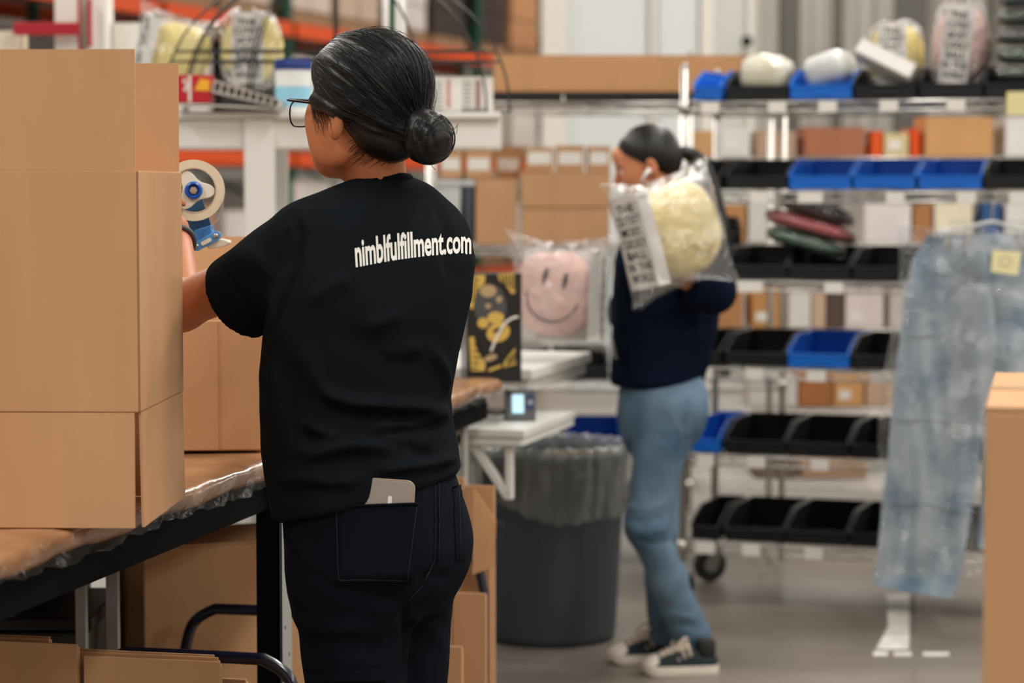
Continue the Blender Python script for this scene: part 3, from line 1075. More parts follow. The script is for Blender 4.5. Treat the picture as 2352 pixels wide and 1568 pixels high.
# ------------------------------------------------------------------ scale on the lower shelf
sc = thing('parcel_scale', 'grey parcel scale with a lit display on the white lower shelf', 'scale', tuple(SM @ Vector((-.12, .2, .79))))
M_scale = mat('scale_grey', S(86, 88, 92), rough=.45)
MB().box((-.165, .21, .892), (.26, .26, .022), SM).build('platform', mat('scale_plate', S(120, 112, 106), rough=.35, metal=.4), sc, bevel=.004)
MB().box((-.165, .21, .853), (.20, .20, .056), SM).build('base', mat('scale_base', S(34, 35, 38), rough=.5), sc, bevel=.004)
for (x, y) in ((-.235, .14), (-.095, .14), (-.235, .28), (-.095, .28)):
    MB().lathe([(.02, 0), (.02, .03), (.012, .0345)], seg=14, M=SM @ Matrix.Translation((x, y, .7905))).build('foot', M_black_pl, sc)
dh = MB()
ctr = P(1195, 920, 6.615)
DM = frame((ctr.x, ctr.y, .79), (1, .10, 0))
dh.prism([DM @ Vector(p) for p in ((-.042, -.018, .0015), (-.042, .028, .0015), (-.042, .022, .086), (-.042, -.004, .086))], DM.to_3x3() @ Vector((.084, 0, 0)))
dho = dh.build('display_head', M_scale, sc, bevel=.004)
def on_face(u0, u1, v0, v1, off):
    f = lambda u, v: DM @ Vector((-.042 + .084 * u, -.018 + .014 * v - off, .0015 + .0845 * v))
    return [f(u0, v0), f(u1, v0), f(u1, v1), f(u0, v1)]
m = MB(); m.prism(on_face(.22, .60, .25, .85, .0012), DM.to_3x3() @ Vector((0, .001, 0)))
m.build('screen', mat('lcd_lit', S(180, 225, 240), rough=.3, emit=S(190, 232, 248), estr=.9), dho)
m = MB(); m.prism(on_face(.72, .92, .35, .85, .0012), DM.to_3x3() @ Vector((0, .001, 0)))
m.build('keypad', mat('keypad_blue', S(36, 56, 104), rough=.4), dho)
m = MB(); m.lathe([(.007, 0), (.007, .002)], seg=16, M=Matrix.Translation((on_face(.82, .9, .6, .7, .0026)[0])) @ Matrix.Rotation(PI / 2, 4, 'X'))
m.build('emblem', mat('emblem_pale', S(170, 172, 178), rough=.4), dho)
MB().tube(spline([ctr + Vector((-.03, .03, -.030)), ctr + Vector((-.06, .02, -.038)), ctr + Vector((-.08, .05, -.038)), ctr + Vector((-.10, .06, -.030))], 5), .004, 6).build('cable', M_black_pl, sc, smooth=True)

# ------------------------------------------------------------------ black box with gold print on the scale
bx = thing('figure_box', 'black display box with gold cartoon print standing on the parcel scale', 'box', tuple(SM @ Vector((-.17, .15, .904))))
zb0 = .9035
BXM = Matrix.Translation((P(1072, 800, 6.50).x, 6.50, zb0)) @ Matrix.Rotation(math.radians(9), 4, 'Z')
bw, bd, bh = .150, .12, P(1100, 628, 6.50).z - zb0
M_bk = mat('black_gloss_card', S(26, 26, 28), rough=.3, spec=.5)
M_gold = mat('gold_ink', S(206, 172, 84), rough=.45)
MB().box((bw / 2, bd / 2, bh / 2), (bw, bd, bh), BXM).build('body', M_bk, bx, bevel=.002)
def bxy(px, py):
    """front-face point from the picture"""
    q = BXM.inverted() @ P(px, py, 6.50)
    return (q.x, q.z)
def blob(pts, y, m, name, th=.0012):
    MB().prism([BXM @ Vector((*[bxy(px, py)[0]], y, bxy(px, py)[1])) for (px, py) in pts], BXM.to_3x3() @ Vector((0, th, 0))).build(name, m, bx)
def oval(cx, cy, rx, ry, n=18, rot=0):
    return [(cx + rx * math.cos(2 * PI * k / n) * math.cos(rot) - ry * math.sin(2 * PI * k / n) * math.sin(rot), cy + rx * math.cos(2 * PI * k / n) * math.sin(rot) + ry * math.sin(2 * PI * k / n) * math.cos(rot)) for k in range(n)]
M_soot = mat('charcoal_ink', S(70, 71, 74), rough=.5)
M_tan = mat('tan_ink', S(176, 150, 110), rough=.5)
blob(oval(1128, 705, 38, 52), -.0012, M_soot, 'head_print')
blob(oval(1122, 668, 20, 15), -.0022, M_tan, 'brow_print')
blob([(1074, 640), (1100, 631), (1116, 632), (1114, 650), (1098, 664), (1090, 690), (1086, 712), (1074, 700)], -.0014, M_gold, 'corner_print')
blob([(1145, 630), (1186, 626), (1187, 672), (1178, 676), (1162, 652), (1148, 644)], -.0014, M_gold, 'corner_print')
blob([(1078, 775), (1088, 772), (1094, 798), (1104, 818), (1116, 834), (1114, 852), (1082, 852)], -.0014, M_gold, 'corner_print')
blob([(1186, 800), (1188, 838), (1160, 845), (1158, 836), (1170, 818)], -.0014, M_gold, 'corner_print')
blob(oval(1140, 730, 20, 14), -.0024, M_gold, 'face_print')
blob(oval(1110, 742, 13, 12), -.0024, M_gold, 'face_print')
blob(oval(1146, 764, 28, 22, rot=-.3), -.0020, M_gold, 'face_print')
blob(oval(1146, 758, 14, 5, rot=-.3), -.0030, M_bk, 'mouth_print')
blob(oval(1128, 822, 16, 7, rot=-.3), -.0020, M_tan, 'face_print')
blob(oval(1122, 703, 7, 6), -.0024, M_tan, 'eye_print'); blob(oval(1148, 688, 7, 8), -.0024, M_tan, 'eye_print')
blob([(1122, 848), (1152, 838), (1154, 844), (1124, 854)], -.0014, M_gold, 'lettering_bar')
for k in range(5):
    blob([(1150 + 8 * k, 632 - .5 * k), (1153 + 8 * k, 632 - .5 * k), (1158 + 7 * k, 648 + 5 * k), (1155 + 7 * k, 648 + 5 * k)], -.0028, M_bk, 'letter_gap')
    blob([(1084 + 1 * k, 848 - 14 * k), (1096 + 4 * k, 846 - 11 * k), (1096 + 4 * k, 843 - 11 * k), (1084 + 1 * k, 845 - 14 * k)], -.0028, M_bk, 'letter_gap')
    blob([(1164 + 5 * k, 842 - 2 * k), (1166 + 5 * k, 842 - 2 * k), (1172 + 4 * k, 822 - 4 * k), (1170 + 4 * k, 822 - 4 * k)], -.0028, M_bk, 'letter_gap')
    blob([(1078 + 1.5 * k, 690 - 12 * k), (1092 + 2 * k, 684 - 11 * k), (1092 + 2 * k, 687 - 11 * k), (1078 + 1.5 * k, 694 - 12 * k)], -.0028, M_bk, 'letter_gap')
mt = MB()
mt.tube([BXM @ Vector((bxy(q.x, q.y)[0], -.0035, bxy(q.x, q.y)[1])) for q in spline([Vector((1128, 808, 0)), Vector((1142, 776, 0)), Vector((1160, 745, 0)), Vector((1180, 731, 0)), Vector((1193, 729, 0))], 5)], .0035, 6)
mt.build('white_stroke', M_label, bx, smooth=True)
# ------------------------------------------------------------------ plush pillows in clear bags
TXT = ['THE', 'CUTEST', 'MOST', 'CUDDLY', 'BALL', 'IN THE', 'WORLD']
def plush(mb_name, parent, rx, ry, rz, m, c=(0, 0, 0), seed=1):
    r = np.random.default_rng(seed)
    w = r.normal(size=(6, 3)) * 22
    ph = r.uniform(0, 6.3, 6)
    def fn(u, v):
        th, fi = u * 2 * PI, (v - .5) * PI
        n = Vector((math.cos(fi) * math.cos(th), math.sin(fi), math.cos(fi) * math.sin(th)))
        s = lambda q, e: math.copysign(abs(q) ** e, q)
        p = Vector((s(n.x, .85) * rx, s(n.y, 1.0) * ry, s(n.z, .85) * rz))
        k = sum(math.sin(float(w[i] @ np.array(p)) + ph[i]) + .5 * math.sin(4.3 * float(w[i - 1] @ np.array(p)) + ph[i]) for i in range(6)) * .0013
        return Vector(c) + p * (1 + k / max(rx, .01))
    mb = MB(); mb.grid(fn, 72, 38, wrap=True)
    return mb.build(mb_name, m, parent, smooth=True)

def bag_shell(parent, sx, sy, sz, c=(0, 0, 0), seed=0, ears=True, name='plastic_bag', m=None, pin=.25):
    """crumpled pillow-shaped poly bag with pinched corners"""
    r = np.random.default_rng(seed)
    w = r.normal(size=(9, 3)) * np.array([26, 26, 26]); ph = r.uniform(0, 6.3, 9)
    def side(sgn):
        def fn(u, v):
            x, z = (u - .5) * 2, (v - .5) * 2
            b = (1 - abs(x) ** 4) * (1 - abs(z) ** 4)
            y = sgn * sy / 2 * max(0.02, b) ** .45
            q = np.array((x * sx / 2, y, z * sz / 2))
            k = sum(math.sin(float(w[i] @ q) + ph[i]) for i in range(9)) / 9
            flare = 1 + (.20 * (abs(x) * abs(z)) ** 3 if ears else 0)
            return Vector(c) + Vector((x * sx / 2 * flare + .008 * k, y + sgn * .013 * k * (.3 + b), z * sz / 2 * flare + .010 * k))
        return fn
    mb = MB(); mb.grid(side(-1), 26, 26); mb.grid(side(1), 26, 26)
    return mb.build(name, m or F_bag, parent, smooth=True)

def pillow_pack(label, loc, rot, col, w=.25, h=.29, d=.11, panel='left', face=True, seed=1, group=None, name='bagged_pillow', ball=False, low_smile=False):
    o = thing(name, label, 'pillow', loc, rot=rot, group=group)
    with at(o):
        mcol = mat('plush_%d_%d_%d' % col, S(*col), rough=.95, spec=.1, var=.14, vscale=20, bump=1.0, bscale=48, sheen=.2)
        pr = min(w, h) * .46
        ox = (.03 if panel == 'left' else -.02) * (w / .25)
        pl = plush('plush_pillow', o, w * .46 if ball else pr, d * (.62 if ball else .42), h * .45 if ball else pr * 1.03, mcol, c=(.008 if ball else ox, -.002, 0), seed=seed)
        if face:
            fm = mat('stitch_dark', S(40, 34, 32), rough=.8) if col[2] > 150 else mat('stitch_tan', S(176, 148, 84), rough=.9)
            tl = math.radians(-12)
            def fp(a, b):
                x = a * math.cos(tl) - b * math.sin(tl); z = a * math.sin(tl) + b * math.cos(tl)
                yy = -d * .42 * math.sqrt(max(0.0, 1 - (x / pr) ** 2 * .8 - (z / pr) ** 2 * .8)) - .004
                return Vector((ox + x, yy, z))
            if low_smile:
                MB().tube([fp((.030 + .034 * math.cos(t)) * w / .25, -.040 - .030 * math.sin(t)) for t in np.linspace(.3, PI - .2, 14)], .0032, 6).build('smile', fm, o, smooth=True)
            for ex in (() if low_smile else (-.032, .026)):
                MB().tube([fp(ex * w / .25, .066 * w / .25), fp(ex * w / .25, .045 * w / .25), fp(ex * w / .25, .020 * w / .25)], [.004, .0078, .004], 8).build('eye', fm, o, smooth=True)
            sm = [] if low_smile else [fp(.075 * math.cos(t) * w / .25, -.005 - .075 * math.sin(t) * w / .25) for t in np.linspace(.12, PI - .12, 20)]
            if sm:
                MB().tube(sm, .0026, 6).build('smile', fm, o, smooth=True)
        crd = mat('white_card', S(222, 218, 214), rough=.6)
        sg = -1 if panel == 'left' else 1
        hw, hh = w / 2, h / 2
        cb_ = MB(); cb_.box((sg * hw * .93, 0, 0), (.003, d * (.62 if ball else .78), h * .92))
        if not ball:
            cb_.box((0, d * .38, 0), (w * .94, .003, h * .92))
        cbo = cb_.build('card_sleeve', crd, o)
        if not ball:
            strip = MB(); strip.box((sg * (hw * .93 - w * .07), -d * .385, 0), (w * .14, .003, h * .92)); strip.build('card_front', crd, o)
        t = MB()
        n = len(TXT)
        for k, word in enumerate(TXT):
            zz = hh * .80 - (k + 1) * (h * .80 / n)
            ww = d * (.54 if ball else .70) * (len(word) / 6) ** .5
            y0 = -ww / 2
            if sg < 0:
                put_text(t, word, (-hw * .93 - .0022, -y0, zz), (0, -1, 0), (0, 0, 1), ww, h * .80 / n * .78, bold=.035)
            else:
                put_text(t, word, (hw * .93 + .0022, y0, zz), (0, 1, 0), (0, 0, 1), ww, h * .80 / n * .78, bold=.035)
        t.build('lettering', M_ink, cbo)
        if not ball:
            t = MB(); put_text(t, 'THE CUTEST', (sg * (hw * .93 - w * .07) - w * .06, -d * .385 - .0024, hh * .78), (1, 0, 0), (0, 0, 1), w * .12, .010, bold=.02)
            t.build('lettering', M_ink, cbo)
        bag_shell(o, w * 1.10, d * (1.20 if ball else 1.12), h * 1.06, seed=seed, ears=not ball)
    return o

pk_loc = P(1290, 712, 6.98)
pillow_pack('pink smiling plush pillow in a clear bag on the white packing station', (pk_loc.x, 6.98, ZT + .192), (math.radians(-4), math.radians(1), math.radians(-8)), (240, 198, 188), w=.255, h=.29, d=.12, panel='right', seed=3)
pillow_pack('yellow plush pillow in a clear bag beside the wire dome, its lettering turned away', P(396, 118, 7.39), (0, math.radians(14), math.radians(20)), (232, 212, 130), w=.20, h=.21, d=.13, panel='left', face=False, seed=5, group='yellow pillows on the overhead shelf')
pillow_pack('yellow plush pillow in a clear bag with lettered card facing out, next to the tub', P(578, 112, 7.37), (0, math.radians(0), math.radians(84)), (232, 212, 130), w=.13, h=.23, d=.155, panel='left', face=False, seed=6, ball=True, group='yellow pillows on the overhead shelf')
# ------------------------------------------------------------------ chrome wire racks
def wire_shelf(w, d):
    """wire shelf in its own axes: x along the front, y to the back, top at z = 0"""
    m = MB()
    r = .0042
    for y in (0.0, d):
        m.tube([(0, y, 0), (w, y, 0)], r, 5); m.tube([(0, y, -.030), (w, y, -.030)], r, 5)
        n = max(6, int(w / .05))
        m.tube([(w * i / n, y, -.002 if i % 2 else -.028) for i in range(n + 1)], .0030, 4)
    for x in (0.0, w):
        m.tube([(x, 0, 0), (x, d, 0)], r, 5); m.tube([(x, 0, -.030), (x, d, -.030)], r, 5)
    n = int(w / .026)
    for i in range(1, n):
        m.tube([(w * i / n, 0, .003), (w * i / n, d, .003)], .0018, 4)
    for k in (1, 2, 3):
        m.tube([(0, d * k / 4, -.002), (w, d * k / 4, -.002)], .003, 5)
    return m

def wire_rack(name, label, M, w, d, zs, ztop, caster=True, tags=()):
    M_ch = M_chrome if caster else M_chrome_dull
    o = thing(name, label, 'shelving', M.to_translation(), rot=M.to_euler())
    with at(o):
        for i, z in enumerate(zs):
            s = wire_shelf(w, d)
            s.v = [(x, y, zz + z) for (x, y, zz) in s.v]
            so = s.build('wire_shelf', M_ch, o, smooth=True)
            for (lv, x, tw) in tags:
                if lv == i:
                    MB().box((x, -.006, z - .016), (tw, .003, .038)).build('shelf_tag', M_label, so, bevel=.001)
        for (x, y) in ((0, 0), (w, 0), (0, d), (w, d)):
            p = MB()
            p.tube([(x, y, .13 if caster else .02), (x, y, ztop)], .0125, 12)
            for z in zs:
                p.tube([(x, y, z - .036), (x, y, z + .006)], .017, 12)
            p.tube([(x, y, ztop), (x, y, ztop + .012)], [.014, .008], 12)
            po = p.build('post', M_chrome_dull, o, smooth=True)
            if caster:
                cz = .063
                wheel = MB(); wheel.lathe([(.012, -.016), (.05, -.016), (.060, -.012), (.063, -.006), (.063, .006), (.060, .012), (.05, .016), (.012, .016)], seg=28,
                                          M=Matrix.Translation((x - .02, y + .01, cz)) @ Matrix.Rotation(math.radians(35), 4, 'Z') @ Matrix.Rotation(PI / 2, 4, 'X'))
                co = wheel.build('caster', mat('caster_rubber', S(46, 47, 49), rough=.5), o)
                hub = MB(); hub.lathe([(.004, -.019), (.026, -.019), (.026, .019), (.004, .019)], seg=20, M=Matrix.Translation((x - .02, y + .01, cz)) @ Matrix.Rotation(math.radians(35), 4, 'Z') @ Matrix.Rotation(PI / 2, 4, 'X'))
                hub.build('hub', M_grey_steel, co)
                fk = MB()
                for sgn in (-1, 1):
                    fk.hexa(*[[Matrix.Translation((x, y, 0)) @ Matrix.Rotation(math.radians(35), 4, 'Z') @ Vector(q) for q in qq] for qq in
                              (((-.036, sgn * .024 - .002, .055), (.004, sgn * .024 - .002, .055), (.004, sgn * .024 + .002, .055), (-.036, sgn * .024 + .002, .055)),
                               ((-.026, sgn * .024 - .002, .13), (.024, sgn * .024 - .002, .13), (.024, sgn * .024 + .002, .13), (-.026, sgn * .024 + .002, .13)))])
                fk.tube([(x, y, .126), (x, y, .14)], .022, 12)
                fk.build('fork', M_grey_steel, co)
    return o

# ---- hopper bins
def bin_mesh(w, d, h, lip=.42):
    t = .003
    m = MB()
    m.box((w / 2, d / 2, t / 2), (w, d, t))
    m.box((w / 2, d - t / 2, h / 2), (w, t, h))
    prof = [(0, 0), (d, 0), (d, h), (d * .34, h), (0.012, h * (lip + .18)), (0, h * lip)]
    for x in (0, w - t):
        m.prism([(x, y, z) for (y, z) in prof][::-1], (t, 0, 0))
        for zf in (.30, .62):
            m.box((x + t / 2, d * .62, h * zf), (t + .004, d * .66, .004))
    m.box((w / 2, t / 2, h * lip / 2), (w, t, h * lip))
    # rolled rim
    rim = [(y, z) for (y, z) in prof[2:]]
    for x in (t / 2, w - t / 2):
        m.tube([(x, y, z) for (y, z) in rim], .0042, 5)
    m.tube([(0, 0, h * lip), (w, 0, h * lip)], .0042, 5); m.tube([(0, d, h), (w, d, h)], .0042, 5)
    return m
BW, BD, BH = .2085, .40, .102
BN = .098
def make_bin(name, m, label, group, w=None):
    w = w or BW
    o = thing(name, label, 'bin', (0, 0, -5), group=group)
    with at(o):
        bin_mesh(w, BD, BH).build('tray', m, o)
        MB().box((w * .5, -.0018, BH * .22), (w * .3, .002, .022)).build('label_slot', m, o)
    return o
bin_black0 = make_bin('black_bin', M_black_pl, '', None)
bin_blue0 = make_bin('blue_bin', M_blue_pl, '', None)
nar_black0 = make_bin('black_bin', M_black_pl, '', None, BN)
nar_blue0 = make_bin('blue_bin', M_blue_pl, '', None, BN)

# ---- rack at the side: front-left post at px 1570, 48 in shelves turned toward the camera
RA = Vector((P(1570, 700, 8.27).x, 8.27, 0))
RU = Vector((.947, -.32, 0)).normalized()
RM = frame(RA, RU)
ZS = [.21, .512, .812, 1.110, 1.412, 1.715]
RW, RD = 1.245, .46
def bin_s(i):
    return .144 + (i - 1) * .2168
def rpx(px, z, y=0.0):
    """distance along the rack front at which height z shows at column px"""
    lo, hi = -.3, 1.8
    for _ in range(40):
        mid = (lo + hi) / 2
        q = RM @ Vector((mid, y, z))
        t = (q - CAM)
        x = 1176 + FPX * t.x / (t.dot(_F))
        lo, hi = (mid, hi) if x < px else (lo, mid)
    return lo
tags_px = [(0, 1620, .07), (0, 1726, .062), (0, 1870, .062), (1, 1738, .062), (1, 1884, .062), (1, 2024, .055), (1, 1621, .06), (2, 1734, .062), (2, 1876, .066), (2, 2022, .06), (2, 1628, .03),
           (3, 1724, .086), (3, 1916, .064), (4, 1746, .062), (4, 1862, .084), (4, 2057, .062), (4, 2220, .062), (4, 2340, .06), (5, 1632, .064), (5, 1786, .062), (5, 1902, .062), (5, 2042, .062), (5, 2196, .062)]
tags = [(lv, rpx(px, ZS[lv] - .016), tw) for (lv, px, tw) in tags_px]
wire_rack('wire_rack', 'chrome wire rack on casters with rows of blue and black bins', RM, RW, RD, ZS, 1.84, tags=tags)
yellow_tag = MB().box((rpx(2340, ZS[5]), -.012, ZS[5] - .012), (.075, .003, .075), RM)
tag(yellow_tag.build('yellow_note', mat('note_yellow', S(232, 222, 164), rough=.7)), 'pale yellow paper note hung on the top shelf edge beside the stacked clothing', 'note')

def put_bin(color, lv, px, label, group):
    src = bin_blue0 if color == 'blue' else bin_black0
    s = rpx(px, ZS[lv] + .03)
    q = RM @ Vector((s, .004, ZS[lv] + .0065))
    return place(src, q, math.atan2(RU.y, RU.x), label, group)
names = {0: 'lowest', 1: 'second lowest', 2: 'third', 3: 'fourth', 4: 'fifth', 5: 'top'}
G = lambda lv, c: '%s bins on the %s rack shelf' % (c, names[lv])
rows = {0: [('black', 1590), ('black', 1664), ('black', 1808), ('black', 1954), ('black', 2104), ('black', 2255)],
        1: [('blue', 1590), ('black', 1660), ('black', 1806), ('black', 1955), ('black', 2105), ('black', 2256)],
        2: [('black', 1590), ('black', 1662), ('blue', 1811), ('black', 1964), ('black', 2116), ('black', 2270)],
        3: [('black', 1590), ('black', 1664), ('black', 1812), ('black', 1966), ('black', 2120), ('black', 2274)],
        4: [('black', 1590), ('black', 1664), ('blue', 1816), ('blue', 1968), ('blue', 2119), ('black', 2274)],
        5: [('blue', 1590), ('black', 1662), ('blue', 1816), ('black', 1970), ('black', 2128), ('black', 2284)]}
for lv, row in rows.items():
    prev = None
    for i, (c, px) in enumerate(row):
        # keep the bins a shelf length apart, never into each other
        s = .026 if i == 0 else bin_s(i)
        q = RM @ Vector((s, .022, ZS[lv] + .0105))
        src = (nar_blue0 if c == 'blue' else nar_black0) if i == 0 else (bin_blue0 if c == 'blue' else bin_black0)
        if c == 'black':
            lab = 'empty %sblack hopper bin on the %s shelf of the wire rack' % ('narrow ' if i == 0 else '', names[lv])
            if lv == 5:
                lab = ['', 'black hopper bin under the cream bagged linens on the top rack shelf', '', 'black hopper bin holding the yellow pillow and white box on the top rack shelf', 'black hopper bin holding the pink pillow on the top rack shelf', 'black hopper bin holding the stacked green clothing on the top rack shelf'][i]
            if lv == 3:
                pass
            if lv == 3 and i in (1, 2):
                lab = 'black hopper bin under the folded red and green clothing'
        else:
            lab = {1: 'blue hopper bin on the second lowest shelf beside the rack post', 2: 'single blue hopper bin among black ones on the third rack shelf', 4: 'empty blue hopper bin on the fifth shelf of the wire rack',
                   5: 'blue hopper bin at the rack post on the top shelf' if i == 0 else 'blue hopper bin between two black ones on the top shelf, white bags in it'}[lv]
        place(src, q, math.atan2(RU.y, RU.x), lab, G(lv, c))
for o in (bin_black0, bin_blue0, nar_black0, nar_blue0):
    for ch in list(o.children):
        bpy.data.objects.remove(ch)
    bpy.data.objects.remove(o)

def rk(px, z, y):
    return RM @ Vector((rpx(px, z, y), y, z))
ang = math.atan2(RU.y, RU.x)
ZK = ZS[5] + .012
# ---- goods on the top shelf
pillow_pack('yellow plush pillow in a clear bag with lettered card on the top rack shelf', RM @ Vector((bin_s(3) + .104, .22, ZK + .150)), (0, 0, ang + math.radians(90)), (232, 208, 118), w=.16, h=.235, d=.155, panel='left', face=False, seed=12, ball=True)
pillow_pack('pink plush pillow in a clear bag with lettered card on the top rack shelf', RM @ Vector((bin_s(4) + .104, .22, ZK + .180)), (math.radians(6), 0, ang + math.radians(90)), (230, 190, 184), w=.16, h=.29, d=.155, panel='left', face=False, seed=13, ball=True)
wbx = thing('white_box', 'flat white box tilted against the yellow pillow on the top rack shelf', 'box', RM @ Vector((bin_s(3) + .10, .045, ZK + .115)), rot=(math.radians(-20), math.radians(27), ang))
with at(wbx):
    MB().box((0, 0, 0), (.205, .10, .052)).build('body', mat('white_box_card', S(226, 224, 220), rough=.5), wbx, bevel=.006)
    MB().box((0, 0, .0275), (.207, .102, .004)).build('lid', mat('white_box_card', S(226, 224, 220)), wbx, bevel=.002)

def soft_bag(name, label, loc, rot, sx, sy, sz, m, seed=0, cat='bag', group=None, shell=True):
    o = thing(name, label, cat, loc, rot=rot, group=group)
    with at(o):
        r = np.random.default_rng(seed)
        w = r.normal(size=(7, 3)) * 20; ph = r.uniform(0, 6.3, 7)
        def fn(u, v):
            th, fi = u * 2 * PI, (v - .5) * PI
            s = lambda q, e: math.copysign(abs(q) ** e, q)
            p = Vector((s(math.cos(fi), .5) * s(math.cos(th), .55) * sx / 2, s(math.cos(fi), .5) * s(math.sin(th), .55) * sy / 2, s(math.sin(fi), .7) * sz / 2))
            k = sum(math.sin(float(w[i] @ np.array(p)) + ph[i]) for i in range(7)) / 7
            return p * (1 + .10 * k)
        mb = MB(); mb.grid(fn, 30, 15, wrap=True)
        mb.build('folded_fabric', m, o, smooth=True)
        if shell:
            mb = MB(); mb.grid(lambda u, v: fn(u, v) * 1.05 + Vector((0, 0, .0)), 30, 15, wrap=True)
            mb.build('plastic_bag', F_bag, o, smooth=True)
    return o
M_cream = mat('cream_fabric', S(240, 234, 208), rough=.8, var=.05)
M_wfab = mat('white_fabric', S(232, 233, 230), rough=.8, var=.05)
soft_bag('bagged_linen', 'cream linen in a clear bag heaped in a black top-shelf bin', RM @ Vector((bin_s(1) + .110, .17, ZK + .085)), (0, math.radians(4), ang), .168, .25, .135, M_cream, seed=21)
soft_bag('bagged_linen', 'white linen in a clear bag heaped over the blue top-shelf bin', RM @ Vector((bin_s(2) + .104, .18, ZK + .100)), (0, math.radians(-16), ang), .160, .24, .120, M_wfab, seed=22)
for k, (c, nm) in enumerate((((26, 62, 44), 'dark green'), ((34, 74, 52), 'green'), ((28, 34, 40), 'charcoal'), ((30, 66, 48), 'mid green'), ((28, 40, 58), 'navy'))):
    q = RM @ Vector((bin_s(5) + .100, .2, ZK + .075 + .062 * k))
    soft_bag('folded_garment', ['lowest dark green garment', 'second green garment', 'charcoal garment in the middle', 'fourth mid-green garment', 'topmost navy garment'][k] + ' of the bagged stack on the top rack shelf', q, (0, math.radians(3 - 1.5 * k), ang + math.radians(3 * (k % 2))),
             .160, .30, .050, mat('garment_%d' % k, S(*c), rough=.85, var=.1), seed=30 + k, cat='clothing', group='bagged garments on the top shelf')
# ---- folded bagged clothing on the fourth shelf
for k, (c, z, sx, nm) in enumerate((((28, 84, 58), .150, .26, 'green'), ((196, 74, 76), .208, .31, 'red'), ((40, 18, 26), .262, .25, 'maroon'))):
    q = RM @ (Vector((bin_s(2) + .03, .18, ZS[3] + .128)) + Vector((math.sin(math.radians(15)), 0, math.cos(math.radians(15)))) * (.058 * k))
    soft_bag('folded_garment', '%s folded garment in a clear bag sliding out of the bin on the fourth shelf' % nm, q, (math.radians(-6), math.radians(15), ang), sx, .26, .054, mat('garment_f%d' % k, S(*c), rough=.85, var=.1), seed=40 + k, cat='clothing', group='bagged garments on the fourth shelf')

# ------------------------------------------------------------------ second rack behind, square to the view
YB2 = 9.1
xa = P(985, 500, YB2).x
RB = Matrix.Translation((xa, YB2, 0))
ZB = [.16, .42, .70, 1.205, 1.745]
wb2 = (P(1800, 500, YB2).x - xa)
wire_rack('wire_rack', 'chrome wire rack behind, holding stacked kraft cartons and the long carton on top', RB, wb2, .46, ZB, 1.80, caster=False)
# long carton across its top
cz = ZB[4] + .006
lc = P(1136, 212, YB2 + .03)
carton('long_carton', 'long low kraft carton lying on the top shelf of the rear rack', Matrix.Translation((lc.x, YB2 + .05, cz + .036)) @ Matrix.Rotation(math.radians(1.5), 4, 'Z'), P(1728, 200, YB2 + .05).x - lc.x, .26, P(1500, 126, YB2 + .05).z - cz - .036, card('kraft_long', (196, 148, 104)), tape=True)
for k, (pa, pb) in enumerate(((1130, 1290), (1300, 1440), (1446, 1590))):
    a, b = P(pa, 225, YB2 + .04), P(pb, 225, YB2 + .04)
    o = thing('flat_tray', 'flat black tray under the long carton on the rear rack', 'tray', (a.x, YB2 + .04, cz), group='flat trays under the long carton')
    m = MB().box(((a.x + b.x) / 2, YB2 + .16, cz + .003), (b.x - a.x, .26, .004)); m.build('floor_plate', M_black_pl, o)
    m = MB()
    for (cx, cy, sx_, sy_) in (((a.x + b.x) / 2, YB2 + .03, b.x - a.x, .004), ((a.x + b.x) / 2, YB2 + .29, b.x - a.x, .004), (a.x, YB2 + .16, .004, .26), (b.x, YB2 + .16, .004, .26)):
        m.box((cx, cy, cz + .017), (sx_, sy_, .032))
    m.build('rim', M_black_pl, o)
zc = ZB[3] + .006
g = 'kraft cartons stacked on the rear rack'
box_at('stock_carton', 'lower of two kraft cartons stacked on the rear rack shelf', 1197, 1400, 478, 548, YB2 + .05, d=.34, m=M_card_lt, z=zc, group=g)
h_low = P(1300, 478, YB2 + .05).z
box_at('stock_carton', 'upper of two kraft cartons stacked on the rear rack shelf', 1196, 1402, 394, 474, YB2 + .05, d=.34, m=M_card_lt, z=h_low + .003, group=g)
h_up = P(1300, 394, YB2 + .05).z
box_at('stock_carton', 'single kraft carton standing next to the two stacked ones on the rear rack', 1092, 1188, 410, 548, YB2 + .05, d=.34, m=M_card, z=zc, group=g)
h_s = P(1120, 410, YB2 + .05).z
for k, (pa, pb, tp_) in enumerate(((1208, 1272, 338), (1278, 1342, 334), (1350, 1402, 336))):
    w_ = (pb - pa) / 610
    box_at('labelled_carton', 'small kraft carton with a white label on top of the stacked cartons', pa, pb, tp_, 392, YB2 + .06, d=.2, m=M_card_dk, z=h_up + .002, tape=False, labels=((.008, .026, w_ - .018, .046),), group='small labelled cartons on the rear rack')
for k, (pa, pb, tp_) in enumerate(((1010, 1062, 342), (1070, 1130, 342), (1138, 1200, 336))):
    w_ = (pb - pa) / 610
    zz = h_s + .002
    box_at('labelled_carton', 'small kraft carton with a white label above the single carton', pa, pb, tp_, 405, YB2 + .30 if k == 2 else YB2 + .06, d=.15, m=M_card_dk, z=zz, tape=False, labels=((.008, .03, w_ - .018, .046),), group='small labelled cartons by the single carton')
